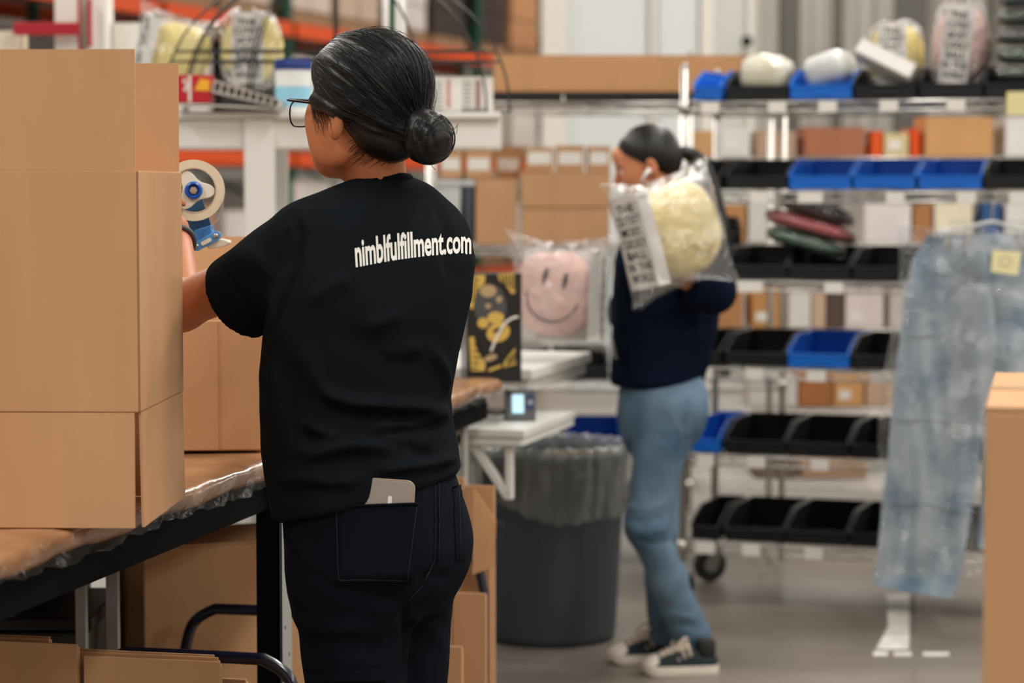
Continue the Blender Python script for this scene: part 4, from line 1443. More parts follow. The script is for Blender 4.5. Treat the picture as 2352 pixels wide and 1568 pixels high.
# grey lidded totes
for k, (pa, pb, pt_, pb_, c, lab) in enumerate(((1000, 1062, 416, 548, (206, 206, 204), 'pale grey plastic tote with a rim on the rear rack'), (1064, 1090, 416, 548, (70, 76, 84), 'narrow dark grey tote with pale lid on the rear rack'))):
    a, b, t = P(pa, pb_, YB2 + .1), P(pb, pb_, YB2 + .1), P(pa, pt_, YB2 + .1)
    o = thing('tote', lab, 'tote', (a.x, YB2 + .1, zc))
    m = MB(); x0, x1, y0, y1 = a.x + .004, b.x - .004, YB2 + .04, YB2 + .3
    m.hexa([(x0 + .01, y0 + .01, zc), (x1 - .01, y0 + .01, zc), (x1 - .01, y1 - .01, zc), (x0 + .01, y1 - .01, zc)], [(x0, y0, t.z - .02), (x1, y0, t.z - .02), (x1, y1, t.z - .02), (x0, y1, t.z - .02)])
    m.build('body', mat('tote_%d' % k, S(*c), rough=.5), o, bevel=.004)
    MB().box(((x0 + x1) / 2, (y0 + y1) / 2, t.z - .008), (x1 - x0 + .012, y1 - y0 + .012, .022)).build('lid', mat('tote_lid', S(196, 197, 198), rough=.4), o, bevel=.004)
# bins on the lower shelves of the rear rack
_b2 = make_bin('blue_bin', M_blue_pl, '', None); _b3 = make_bin('black_bin', M_black_pl, '', None)
for (lv, s, c) in ((2, .02, 'black'), (2, .25, 'black'), (2, .70, 'black'), (2, .47, 'black'), (2, .93, 'black'), (1, .05, 'black'), (1, .30, 'black'), (1, .52, 'blue'), (1, .75, 'blue'), (0, .30, 'black'), (0, .52, 'blue'), (0, .75, 'black'), (3, .74, 'black'), (3, .97, 'black')):
    place(_b2 if c == 'blue' else _b3, RB @ Vector((s, .02, ZB[lv] + .0065)), 0, '%s hopper bin on the %s of the rear wire rack' % (c, ['lowest shelf', 'second shelf', 'middle shelf', 'carton shelf'][lv]), '%s bins on the rear rack' % c)
for o in (_b2, _b3):
    for ch in list(o.children):
        bpy.data.objects.remove(ch)
    bpy.data.objects.remove(o)

# ------------------------------------------------------------------ third rack: mixed stock seen through the wire shelves
YC = 10.4
xc0 = P(1585, 500, YC).x
RC = Matrix.Translation((xc0, YC, 0))
ZC = [.16, .475, .815, 1.185, 1.555, 1.90]
wc = P(2480, 500, YC).x - xc0
wire_rack('wire_rack', 'chrome wire rack farthest back, full of mixed cartons', RC, wc, .5, ZC, 2.0, caster=False)
stock = [  # px left, px right, py top, shelf, colour, name, label
    (1592, 1652, 300, 4, (206, 160, 112), 'kraft carton beside the rear post, level with the fifth bin row'),
    (1656, 1722, 292, 4, (222, 222, 218), 'white carton between kraft ones on the farthest rack'),
    (1740, 1830, 300, 4, (178, 150, 130), 'pale brown carton behind the fifth bin row'),
    (1850, 1990, 292, 4, (170, 112, 84), 'reddish brown carton behind the blue bins'),
    (2004, 2030, 300, 4, (222, 92, 44), 'narrow orange carton behind the blue bins'),
    (2034, 2090, 305, 4, (214, 196, 150), 'cream carton between two orange ones'),
    (2096, 2116, 296, 4, (226, 84, 34), 'thin bright orange carton beside a large kraft one'),
    (2128, 2284, 268, 4, (206, 156, 104), 'large kraft carton on the upper level of the farthest rack'),
    (2314, 2380, 270, 4, (226, 224, 220), 'white carton under the yellow note'),
    (1656, 1716, 470, 3, (190, 138, 92), 'kraft carton behind the bins holding folded clothing'),
    (1722, 1772, 462, 3, (214, 212, 206), 'pale carton next to the folded red clothing'),
    (1990, 2098, 468, 3, (226, 220, 220), 'white carton behind the clothing bin'),
    (2104, 2146, 470, 3, (172, 120, 78), 'narrow brown carton next to a white one'),
    (2152, 2240, 464, 3, (232, 222, 196), 'cream carton behind the hanger hook'),
    (2262, 2304, 466, 3, (58, 92, 140), 'blue carton behind the jeans hanger'),
    (2316, 2390, 466, 3, (222, 220, 216), 'white carton above the hanging jeans'),
    (1640, 1710, 664, 2, (190, 136, 92), 'kraft carton behind the third bin row near the post'),
    (1730, 1812, 664, 2, (196, 142, 88), 'kraft carton in the middle of the third row of stock'),
    (1816, 1868, 668, 2, (226, 222, 214), 'white carton next to a kraft one behind the third row'),
    (1872, 1902, 672, 2, (206, 176, 150), 'narrow tan carton behind the third row'),
    (1906, 1944, 668, 2, (96, 78, 70), 'dark brown carton behind the third row'),
    (1948, 2036, 664, 2, (226, 212, 210), 'pinkish white carton behind the third row'),
    (2050, 2150, 664, 2, (200, 190, 180), 'grey beige carton behind the hanging jeans'),
    (1726, 1838, 868, 1, (214, 210, 202), 'off-white carton low on the farthest rack'),
    (1842, 1920, 866, 1, (174, 112, 68), 'dark kraft carton low on the farthest rack'),
    (1924, 1992, 866, 1, (214, 160, 106), 'bright kraft carton low on the farthest rack'),
    (1998, 2060, 870, 1, (200, 168, 140), 'tan carton low on the farthest rack'),
    (1740, 1840, 1060, 0, (120, 104, 92), 'dark carton on the bottom shelf of the farthest rack'),
    (1850, 2000, 1066, 0, (186, 152, 122), 'tan carton on the bottom shelf of the farthest rack'),
]
for k, (pa, pb, pt_, lv, c, lab) in enumerate(stock):
    m = card('stock_%d_%d_%d' % c, c)
    lb = ()
    if k % 4 == 1:
        lb = ((.02, .03, .05, .04),)
    box_at('stock_carton', lab, pa, pb, pt_, 0, YC + .06, d=.3, m=m, z=ZC[lv] + .006, tape=(k % 2 == 0), labels=lb, group='mixed cartons on the farthest rack')

# ------------------------------------------------------------------ pallet racking along the far side
GO = Vector((-2.6, 17.7, 0)); GU = Vector((1.9, 5.8, 0)).normalized(); GV = Vector((-GU.y, GU.x, 0))
GM = frame(GO, GU)
rackp = thing('pallet_rack', 'pallet racking with green uprights and orange beams in the far aisle', 'racking', tuple(GO))
for s in (-7.2, -4.8, -2.4, 0.0, 2.4, 4.8, 7.2, 9.6):
    for y in (0, 1.0):
        u = MB().box((s, y, 2.4), (.09, .07, 4.8), GM).build('upright', M_green, rackp)
        MB().box((s, y, .006), (.16, .14, .012), GM).build('base_plate', M_green, u)
    br = MB()
    for k in range(5):
        br.tube([GM @ Vector((s, 0, .3 + .9 * k)), GM @ Vector((s, 1.0, .75 + .9 * k))], .02, 5)
        br.tube([GM @ Vector((s, 1.0, .75 + .9 * k)), GM @ Vector((s, 0, 1.2 + .9 * k))], .02, 5)
    br.build('bracing', M_green, rackp)
BEAMS = (.55, 1.66, 2.72, 3.9)
for k in range(7):
    s = -7.2 + 2.4 * k
    for z in BEAMS:
        for y in (-.05, 1.05):
            MB().box((s + 1.2, y, z), (2.30, .05, .115), GM).build('beam', M_orange, rackp)
        MB().box((s + 1.2, .5, z + .062), (2.2, .98, .012), GM).build('deck', mat('rack_deck', S(96, 92, 88), rough=.6), rackp)
rp = random.Random(5)
cols = [(196, 172, 150), (224, 216, 206), (60, 48, 42), (182, 132, 92), (214, 206, 200), (40, 36, 36), (150, 96, 60), (206, 190, 176), (232, 230, 226)]
pal_wood = mat('pallet_wood', S(150, 116, 84), rough=.8, var=.1)
lab_c = ['tan', 'pale', 'dark brown', 'kraft', 'off-white', 'black', 'brown', 'beige', 'white']
lev_n = ['floor', 'first', 'second', 'third']
for lv, z in enumerate((.0, .62, 1.73, 2.79)):
    for k in range(14):
        s = -7.2 + 2.4 * (k // 2) + (.12 if k % 2 == 0 else 1.26)
        if lv == 0 and k % 2:
            continue
        ci = rp.randrange(len(cols))
        hh = rp.uniform(.2, .32) if lv == 0 else rp.uniform(.45, .76) if lv < 3 else rp.uniform(.6, 1.0)
        o = thing('pallet_load', '%s wrapped load on a wooden pallet, %s level of the pallet racking' % (lab_c[ci], lev_n[lv]), 'pallet', tuple(GM @ Vector((s, .5, z + .01))), group='pallet loads in the racking')
        pm = MB()
        for yy in (.1, .5, .9):
            pm.box((s + .5, yy, z + .012 + .045), (1.0, .09, .09), GM)
        for j in range(5):
            pm.box((s + .1 + .2 * j, .5, z + .108), (.12, .9, .018), GM)
        pm.build('pallet', pal_wood, o)
        ld = MB()
        nb = rp.choice((1, 2, 3))
        for j in range(nb):
            for i in range(2):
                ld.box((s + .27 + .47 * i, .5 - .02 * rp.random(), z + .12 + hh * (j + .5) / nb), (.455, .86, hh / nb - .008), GM)
        ld.build('wrapped_load', mat('load_%d' % ci, S(*cols[ci]), rough=.6, var=.12, vscale=2), o, bevel=.01)['kind'] = 'stuff'

# ------------------------------------------------------------------ things behind the tall carton, far left
box_at('white_carton', 'tall white carton bound with red tape behind the open carton', 126, 186, -40, 112, 7.9, d=.15, m=M_label, z=1.30 - .0, tape=False, strap=(.96, .010, .36))
box_at('white_carton', 'narrow white carton standing next to the red-taped one', 203, 244, -40, 112, 7.9, d=.15, m=M_label, z=1.30, tape=False)
sh2 = thing('stock_shelf', 'plain grey shelf unit behind the open carton, holding white and red goods', 'shelving', (P(120, 300, 8.0).x, 8.1, 0))
x0, x1 = P(-60, 300, 8.1).x, P(330, 300, 8.1).x
MB().box(((x0 + x1) / 2, 8.08, 1.29), (x1 - x0, .5, .018)).build('shelf_board', M_grey_steel, sh2)
MB().box(((x0 + x1) / 2, 8.08, .6), (x1 - x0, .5, .018)).build('shelf_board', M_grey_steel, sh2)
for x in (x0 + .03, x1 - .03):
    for y in (7.86, 8.30):
        MB().box((x, y, .65), (.04, .04, 1.28)).build('post', M_grey_steel, sh2)
rb = thing('red_bar', 'red steel bar clamp lying across white cartons', 'clamp', tuple(P(100, 64, 7.8)))
MB().box((P(100, 64, 7.8).x, 7.85, P(100, 64, 7.8).z), (.21, .03, .04)).build('bar', mat('red_paint', S(170, 10, 34), rough=.4), rb, bevel=.003)
MB().box((P(200, 50, 7.8).x, 7.85, P(200, 50, 7.8).z), (.012, .03, .155)).build('jaw', mat('red_paint', S(170, 10, 34)), rb, bevel=.002)
box_at('cream_carton', 'cream carton with a soft worn top at the shelf end', -60, 36, 70, 118, 7.9, d=.2, m=card('cream_card', (222, 212, 190)), z=1.30)
box_at('blue_topped_carton', 'white carton with a navy band next to the taped cartons', 258, 335, 52, 118, 8.0, d=.2, m=M_label, z=1.30, tape=False)
# ------------------------------------------------------------------ people
M_skin = mat('skin_warm', S(184, 116, 80), rough=.5, spec=.35, var=.08, vscale=9)
M_hair = mat('black_hair', S(15, 13, 14), rough=.42, spec=.38, bump=.10, bscale=220)
M_tee = mat('black_tee', S(20, 24, 28), rough=.95, spec=.03, sheen=.0, var=.12, vscale=3, bump=.05, bscale=500)
M_djean = mat('black_denim', S(18, 22, 29), rough=.95, spec=.04, var=.25, vscale=5, bump=.10, bscale=420)

def T(v):
    return np.array(tuple(v), np.float32)

def hand_sdf(W, d, n, curl=.6, size=1.0, thumb=1, spread=.0):
    """W wrist, d finger direction, n palm normal (fingers curl toward it); returns list of capsules"""
    d = Vector(d).normalized(); n = Vector(n); n = (n - d * n.dot(d)).normalized()
    t = d.cross(n) * thumb
    caps = []
    for k in range(4):
        caps.append((W + d * .01 * size + t * (.022 - .0145 * k) * size, W + d * .078 * size + t * (.030 - .020 * k) * size, .016 * size, .012 * size))
    lens = [(.042, .026, .021), (.047, .030, .022), (.043, .028, .021), (.034, .021, .019)]
    for k in range(4):
        p = W + d * (.080 - .003 * abs(k - 1)) * size + t * (.031 - .0205 * k) * size
        a = 0.0
        for j, L in enumerate(lens[k]):
            a += curl * (.75, 1.0, .8)[j] + .04 * k
            q = p + (d * math.cos(a) + n * math.sin(a)) * L * size + t * spread * (1.5 - k) * L
            caps.append((p, q, (.0095 - .0008 * j) * size, (.0088 - .0010 * j) * size))
            p = q
    p = W + d * .022 * size + t * .028 * size
    v = (d * .55 + t * .75 + n * .35).normalized()
    for j, L in enumerate((.040, .032, .026)):
        q = p + v * L * size
        caps.append((p, q, (.0135, .0105, .0095)[j] * size, (.0110, .0098, .0080)[j] * size))
        p = q
        v = (v * .75 + d * .30 + n * (.30 + .25 * curl)).normalized()
    return caps

# ============ worker at the bench, seen from behind
PHI = math.radians(42)
F1 = Vector((-math.sin(PHI), math.cos(PHI), 0)); L1 = Vector((-math.cos(PHI), -math.sin(PHI), 0))
A1 = np.array([[L1.x, F1.x], [L1.y, F1.y]], np.float32)
D1 = 3.83
def levels(rows, sinp=math.sin(PHI), cosp=math.cos(PHI)):
    out = []
    for (py, xl, xr, ratio, d) in rows:
        c = P((xl + xr) / 2, py, d)
        W = (xr - xl) / 2 * d / FPX
        a = W / math.sqrt(cosp ** 2 + (ratio * sinp) ** 2)
        out.append((c.z, c.x, c.y, a, ratio * a))
    return sorted(out)

SHIRT = levels([(378, 796, 930, 1.0, 3.86), (405, 792, 944, .98, 3.86), (428, 770, 984, .70, 3.86), (450, 728, 1012, .56, 3.855), (480, 694, 1044, .54, 3.85), (520, 672, 1070, .58, 3.845), (600, 650, 1092, .64, 3.84),
                (680, 624, 1083, .70, 3.835), (760, 611, 1064, .74, 3.83), (850, 603, 1046, .76, 3.83), (920, 602, 1033, .78, 3.83), (980, 604, 1041, .78, 3.83),
                (1040, 607, 1054, .80, 3.83), (1100, 614, 1060, .80, 3.83), (1200, 630, 1064, .80, 3.83)])
HIPS = levels([(1030, 634, 1030, .78, 3.83), (1090, 640, 1046, .78, 3.83), (1150, 648, 1060, .80, 3.83), (1200, 652, 1068, .82, 3.83), (1245, 655, 1075, .84, 3.83), (1300, 660, 1068, .82, 3.83), (1350, 668, 1046, .80, 3.83), (1400, 685, 1015, .78, 3.83)])

SL = P(712, 580, 3.81); EL = P(414, 702, 3.992); WL = P(404, 548, 4.19)
SLV0, SLV1 = P(712, 562, 3.80), P(545, 690, 3.895)
NB = P(868, 440, 3.86)
SR = P(980, 550, 3.93)
ER = SR + F1 * .26 + Vector((0, 0, -.15)) + L1 * .05
WR = ER + F1 * .17 - L1 * .15 + Vector((0, 0, -.04))
sl_ax = (SLV1 - SLV0).normalized()
NECK = P(864, 413, 3.86)

def tee_fn(Q):
    d = f_stack(Q, SHIRT, A1)
    d = smin(d, f_cap(Q, T(P(770, 495, 3.82)), T(P(700, 545, 3.80)), .040, .052), .018)
    d = smin(d, f_cap(Q, T(P(950, 480, 3.88)), T(SR), .042, .050), .018)
    sl = f_cap(Q, T(SLV0), T(SLV1 + sl_ax * .05), .070, .0735)
    sl = smax(sl, f_plane(Q, T(SLV1), sl_ax), .006)
    inner = f_cap(Q, T(SLV0), T(SLV1 + sl_ax * .12), .058, .0625)
    inner = np.maximum(inner, -f_plane(Q, T(SLV1 - sl_ax * .06), sl_ax))
    axr = (ER - SR).normalized()
    sr = f_cap(Q, T(SR), T(SR + axr * .22), .062, .068)
    sr = smax(sr, f_plane(Q, T(SR + axr * .20), axr), .006)
    d = smin(smin(d, sl, .018), sr, .018)
    d = np.maximum(d, -inner)
    # hem
    h0 = P(640, 1188, D1); h1 = P(1052, 1090, D1)
    hem = Q[:, 2] - (h0.z + (Q[:, 0] - h0.x) * (h1.z - h0.z) / (h1.x - h0.x))
    d = smax(d, -hem, .008)
    # neck opening
    c = NECK
    top = Q[:, 2] - (c.z - .26 * ((Q[:, 0] - c.x) * F1.x + (Q[:, 1] - c.y) * F1.y))
    return smax(d, top, .005)
lo = (P(470, 600, 3.95).x - .02, 3.55, P(640, 1200, D1).z); hi = (P(1110, 600, 3.75).x + .05, 4.25, P(850, 380, 3.83).z + .02)
vs, F = nets(tee_fn, lo, hi, .0055)
vs = relax(vs, F, 3)
vs = wobble(vs, F, .0022, 14, 3)
W1 = [([(713, 692), (760, 660), (803, 635)], .005, .013), ([(838, 748), (880, 738), (922, 722)], .005, .012), ([(880, 815), (930, 806), (975, 800)], .004, .012),
      ([(725, 871), (745, 897), (761, 910), (808, 925), (898, 931), (960, 935), (1020, 940)], .010, .010), ([(735, 905), (770, 932), (840, 948), (900, 952), (1000, 955)], -.008, .012),
      ([(700, 975), (735, 988), (764, 997), (743, 1020), (671, 1040)], .008, .009), ([(690, 995), (735, 1006), (700, 1022)], -.007, .010),
      ([(689, 1058), (725, 1044), (770, 1030), (814, 1022), (860, 1026), (898, 1036)], .009, .010), ([(720, 1062), (780, 1046), (850, 1044)], -.006, .012),
      ([(853, 981), (905, 972), (957, 967), (1026, 950)], .008, .010), ([(880, 990), (950, 984), (1020, 972)], -.007, .009),
      ([(874, 1016), (895, 1003), (919, 1000), (940, 1025)], .004, .011), ([(930, 1015), (960, 1040), (1000, 1046)], -.006, .010),
      ([(868, 1082), (957, 1070), (1047, 1054)], .007, .008), ([(868, 1092), (957, 1080), (1046, 1066)], -.006, .007), ([(640, 1100), (700, 1095), (760, 1110), (830, 1100)], .006, .011),
      ([(650, 1150), (720, 1125), (800, 1120)], -.005, .012), ([(672, 478), (690, 540), (678, 620), (640, 720), (612, 780)], -.006, .007), ([(668, 470), (676, 500), (662, 540)], .004, .008),
      ([(560, 570), (600, 600), (640, 640)], .004, .014), ([(540, 610), (590, 650), (620, 700)], -.003, .014), ([(505, 607), (545, 662), (585, 730), (606, 766)], -.0022, .0035),
      ([(690, 800), (720, 850), (730, 880)], .004, .016), ([(620, 830), (640, 900), (640, 980)], .004, .016), ([(1010, 470), (1030, 560), (1030, 640)], -.004, .014), ([(990, 800), (1020, 850), (1030, 890)], .005, .012), ([(760, 760), (860, 800), (960, 840)], -.003, .02)]
vs = sculpt(vs, F, [(l, a * 1.8, s) for (l, a, s) in W1])
vs = relax(vs, F, 1, .4)
TEE_V, TEE_F = vs, F

# body: head, neck, trunk and arms in one surface
PHH = math.radians(50)
FH = Vector((-math.sin(PHH), math.cos(PHH), 0)); LH = Vector((-math.cos(PHH), -math.sin(PHH), 0)); UH = Vector((0, 0, 1))
tilt = Matrix.Rotation(math.radians(-5), 3, LH)
FH = tilt @ FH; UH = tilt @ UH
HC = P(841, 215, 3.83)
AH = np.array([[FH[i], LH[i], UH[i]] for i in range(3)], np.float32)
def hp(f, l, u):
    return T(HC + FH * f + LH * l + UH * u)
def body1_fn(Q):
    e = lambda f, l, u, r: f_ell(Q, hp(f, l, u), r, AH)
    d = e(-.012, 0, .008, (.092, .073, .086))
    d = smin(d, e(.034, 0, -.046, (.060, .058, .082)), .025)
    d = smin(d, e(.046, 0, -.094, (.042, .045, .034)), .03)
    d = smin(d, e(.070, 0, -.115, (.022, .022, .020)), .025)
    for s in (-1, 1):
        d = smin(d, e(.050, s * .036, -.046, (.034, .028, .036)), .025)
        d = smin(d, e(.020, s * .048, -.085, (.040, .016, .034)), .02)
        d = smax(d, -e(.098, s * .032, -.020, (.016, .017, .011)), .012)
        ear = smax(e(-.014, s * .079, -.045, (.016, .009, .030)), -e(-.008, s * .089, -.040, (.008, .010, .016)), .006)
        d = smin(d, ear, .008)
    d = smin(d, f_cap(Q, hp(.090, 0, -.012), hp(.108, 0, -.050), .009, .013), .012)
    d = smin(d, e(.086, 0, -.083, (.014, .024, .007)), .008)
    d = smin(d, e(.083, 0, -.094, (.013, .020, .007)), .008)
    d = smin(d, f_cap(Q, hp(-.018, 0, -.060), T(NB), .046, .049), .02)
    trunk = f_stack(Q, [(z, x, y, a * .84, b * .80) for (z, x, y, a, b) in SHIRT if z < 1.40], A1)
    d = smin(d, trunk, .04)
    for (a, b, ra, rb) in ((NB + Vector((0, 0, -.05)), SL, .045, .045), (SL, EL, .042, .039), (EL, WL, .040, .027), (NB + Vector((0, 0, -.05)), SR, .045, .045), (SR, ER, .046, .037), (ER, WR, .037, .026)):
        d = smin(d, f_cap(Q, T(a), T(b), ra, rb), .022)
    for (W, dr, n, th) in ((WL, (-.55, .6, .5), (.6, .7, -.2), 1), (WR, F1 * .8 - L1 * .4 + Vector((0, 0, -.3)), L1, -1)):
        hd = None
        for (a, b, ra, rb) in hand_sdf(W, dr, n, curl=.75 if th == 1 else .35, thumb=th):
            c = f_cap(Q, T(a), T(b), ra, rb)
            hd = c if hd is None else smin(hd, c, .004)
        d = smin(d, hd, .012)
    return d
lo = (-.70, 3.60, 1.02); hi = (.05, 4.45, 1.70)
vs, F = nets(body1_fn, lo, hi, .0042)
vs = relax(vs, F, 2, .4)
B1V, B1F = vs, F
per1 = mesh_obj('person', vs, F, M_skin, origin=Vector((-.22, 3.83, 0)))
tag(per1, 'person in glasses, dark hair in a bun, black lettered t-shirt, working at the bench', 'person')
tee = mesh_obj('t_shirt', TEE_V, TEE_F, M_tee, per1)
tee_b = bvh_of(TEE_V, TEE_F); body_b = bvh_of(B1V, B1F)
# collar rib
ring = []
for k in range(28):
    a = 2 * PI * k / 28
    p = NECK + L1 * (.0540 * math.cos(a)) + F1 * (.0540 * math.sin(a)) + Vector((0, 0, -.26 * .0540 * math.sin(a) - .0085))
    ring.append(p)
MB().tube(ring, .0066, 8, closed=True).build('collar', M_tee, tee, smooth=True)
# sleeve hem seam
# lettering on the back, laid on the cloth
tv, tf = text_mb('nimblfulfillment.com', .026, slices=110)
x0, x1 = min(v.x for v in tv), max(v.x for v in tv)
y1 = max(v.y for v in tv)
mb = MB(); out = []
for v in tv:
    u, w = (v.x - x0) / (x1 - x0), v.y / y1
    px = 817 + 264 * u + (1 - u) * -4 * w
    base = 612 - 33.5 * u - 5.5 * math.sin(PI * u) * 1.0 + (3 if u > .95 else 0)
    py = base - w * (63 - 10 * u)
    out.append(hit(tee_b, px, py, .0011))
mb.add(out, tf)
mb.build('lettering', mat('screen_print', S(222, 221, 216), rough=.8), tee)

# ---- hair: close cap, knot and strands
def hair_fn(Q):
    e = lambda f, l, u, r: f_ell(Q, hp(f, l, u), r, AH)
    d = smin(e(-.008, 0, .016, (.108, .086, .0845)), e(-.052, 0, -.040, (.060, .066, .066)), .03)
    q = (Q - T(HC)) @ AH
    f, l, u = q[:, 0], q[:, 1], q[:, 2]
    # hairline: forehead, over the ear, down to the nape
    n = np.array([.74, .67]); n = n / np.linalg.norm(n)
    cut = (f - .085) * n[0] - (u - .043) * n[1]
    d = smax(d, cut * 1.0, .010)
    for s in (-1, 1):
        d = smin(d, e(.012, s * .073, -.016, (.040, .014, .017)), .012)
        d = smin(d, e(-.022, s * .074, -.026, (.030, .014, .018)), .012)
    d = smin(d, f_cap(Q, hp(-.085, 0, -.040), hp(-.118, 0, -.052), .030, .026), .015)
    return d
def bun_fn(Q):
    d = f_ell(Q, hp(-.138, .0, -.060), (.036, .041, .042), AH)
    return smin(d, f_ell(Q, hp(-.120, .004, -.035), (.024, .024, .018), AH), .012)
vs, F = nets(hair_fn, T(HC) - .16, T(HC) + .16, .0036)
vs = relax(vs, F, 2)
vs = wobble(vs, F, .0018, 45, 8)
vs = sculpt(vs, F, [([(760, 120), (820, 160), (880, 230), (930, 290)], -.004, .006), ([(800, 90), (880, 140), (940, 220), (960, 280)], .004, .007), ([(730, 170), (790, 220), (860, 270), (930, 310)], .004, .006),
                    ([(720, 210), (780, 250), (850, 290), (930, 315)], -.004, .005), ([(840, 85), (920, 130), (960, 210)], -.003, .006), ([(770, 260), (840, 305), (920, 330)], -.004, .005), ([(745, 140), (800, 185), (870, 250)], -.003, .004)])
hair = mesh_obj('hair', vs, F, M_hair, per1)
hair_b = bvh_of(vs, F)
vs, F = nets(bun_fn, hp(-.135, 0, -.055) - .07, hp(-.135, 0, -.055) + .07, .0032)
vs = relax(vs, F, 1)
vs = wobble(vs, F, .0016, 60, 4)
vs = sculpt(vs, F, [([(960, 275), (990, 300), (1000, 340), (985, 355)], -.004, .004), ([(985, 255), (1020, 280), (1035, 315)], -.003, .004), ([(955, 300), (965, 330), (975, 350)], -.003, .004), ([(1005, 265), (1030, 300), (1030, 330)], .003, .004)])
bun = mesh_obj('bun', vs, F, M_hair, hair)
rs = np.random.default_rng(4)
st_mb = MB()
cen = Vector(hp(-.012, 0, .0))
end = Vector(hp(-.108, 0, -.046))
def head_ray(dirv, off):
    p, n, i, t = hair_b.ray_cast(cen, dirv)
    if p is None:
        return cen + dirv * .1
    return p + dirv * off
N_ST = 900
for k in range(N_ST):
    th = rs.uniform(-PI, PI)
    el = rs.uniform(-.35, 1.35)
    s = FH * math.cos(el) * math.cos(th) + LH * math.cos(el) * math.sin(th) + UH * math.sin(el)
    # start on the hairline or anywhere on the cap
    if s.dot(FH) < -.5 and rs.uniform() < .6:
        continue
    q = Vector(s) * .09
    if ((q.dot(FH) - .085) * .741 - (q.dot(UH) - .050) * .671) > -.004:
        continue
    e = (end - cen).normalized()
    ax = s.cross(e)
    if ax.length < 1e-4:
        continue
    ax.normalize()
    angt = s.angle(e)
    stop = rs.uniform(.6, 1.0)
    off = abs(rs.normal(0, .0012)) + .0004
    wav, ph = rs.normal(0, .09), rs.uniform(0, 6)
    fly = rs.uniform() < .06
    pts = []
    for j in range(13):
        t = j / 12 * stop
        dv = Matrix.Rotation(angt * t, 3, ax) @ s
        dv = (dv + ax * (wav * math.sin(PI * t) + .020 * math.sin(7 * t + ph))).normalized()
        pts.append(head_ray(dv, off + (.006 * math.sin(PI * j / 12) if fly else 0)))
    th_ = .0009 if k % 11 == 0 else .0004
    st_mb.tube(pts, [.0002] + [th_] * 11 + [.0002], 3)
for k in range(60):      # strands wound round the knot
    a0 = rs.uniform(0, 2 * PI); ax0 = rs.uniform(-.03, .03)
    pts = []
    bv = Vector(hp(-.138, .0, -.060))
    tw = (FH + UH * rs.uniform(-.4, .6) + LH * rs.uniform(-.4, .4)).normalized()
    p0 = tw.orthogonal().normalized(); p1 = tw.cross(p0)
    for j in range(11):
        a = a0 + j * .22
        rr = math.sqrt(max(0, .0405 ** 2 - ax0 ** 2)) + .0008
        v = p0 * math.cos(a) + p1 * math.sin(a)
        pts.append(bv + tw * ax0 + v * rr)
    st_mb.tube(pts, [.0002] + [.0007] * 9 + [.0002], 3)
def wisp(line, r=.0005, dep=3.75, tail=None):
    st_mb.tube(spline([P(x, y, dep) for (x, y) in line], 5), r, 3)
for ln in ([(1000, 335), (1010, 352), (1005, 366)], [(1022, 335), (1035, 342), (1048, 350)], [(985, 350), (988, 375), (1000, 390)], [(1040, 300), (1050, 290), (1048, 308)], [(1045, 295), (1053, 284)]):
    wisp(ln)
for k in range(110):     # fine hair on the nape
    x, y = rs.uniform(795, 935), rs.uniform(318, 388)
    if y > 388 - (x - 795) * .12 + 6 or y < 318 + abs(x - 860) * .1:
        continue
    ln = []
    for j in range(5):
        ln.append(hit(body_b, x + j * 9 + rs.normal(0, 1), y - j * 7 + rs.normal(0, 1.2), .0010 + .0006 * j))
    st_mb.tube(ln, [.0001, .0004, .0005, .0005, .0003], 3)
for k in range(75):      # sideburn in front of the ear
    x, y = rs.uniform(714, 756), rs.uniform(220, 250)
    ln = []
    L = rs.uniform(.3, 1.35)
    for j in range(6):
        ln.append(hit(body_b, x + j * (2.2 + rs.normal(0, .5)) * L, y + j * 11 * L, .0012))
    st_mb.tube(ln, [.0003, .0003, .0003, .0002, .0002, .0001], 3)
for k in range(26):      # flyaway hair over the crown
    x = rs.uniform(715, 900); y = 72 + ((x - 850) / 150) ** 2 * 90
    st_mb.tube(spline([P(x, y + 12, 3.83), P(x - rs.uniform(2, 10), y - rs.uniform(0, 6), 3.83), P(x + rs.uniform(4, 22), y - rs.uniform(-4, 9), 3.82)], 4), .0003, 3)
so = st_mb.build('hair_strands', M_hair, hair, smooth=True)
so['kind'] = 'stuff'

# ---- glasses
gl = None
M_frame = mat('black_metal_frame', S(22, 20, 22), rough=.3, metal=.6)
def gp(f, l, u):
    return HC + FH * f + LH * l + UH * u
def rim(s):
    pts = []
    for k in range(32):
        a = 2 * PI * k / 32
        sq = lambda c, e: math.copysign(abs(c) ** e, c)
        x = sq(math.cos(a), .55) * .0265; z = sq(math.sin(a), .6) * .0205
        if z < 0:
            x *= 1 - .14 * (-z / .0205)
        pts.append(gp(.112 - .25 * (abs(.034 + x) if s > 0 else abs(.034 + x)) * .35, s * (.034 + x), -.040 + z))
    return pts
g = MB()
for s in (1, -1):
    g.tube(rim(s), .0013, 6, closed=True)
    top = [gp(.112 - .09 * (.034 + x), s * (.034 + x), -.0185) for x in np.linspace(-.026, .030, 8)]
    g.tube(top, .0024, 6)
    g.tube(spline([gp(.1065, s * .064, -.0185), gp(.098, s * .072, -.0185), gp(.06, s * .078, -.019), (gp(.0, s * .082, -.021)), gp(-.02, s * .080, -.035)], 5), .0024, 6)
g.tube(spline([gp(.1115, .009, -.020), gp(.115, 0, -.0185), gp(.1115, -.009, -.020)], 4), .0014, 6)
glasses = g.build('eyeglasses', M_frame, per1, smooth=True)
lens_m = film('lens_glass', gloss=.10, rough=.02, bump=0, haze=.0)
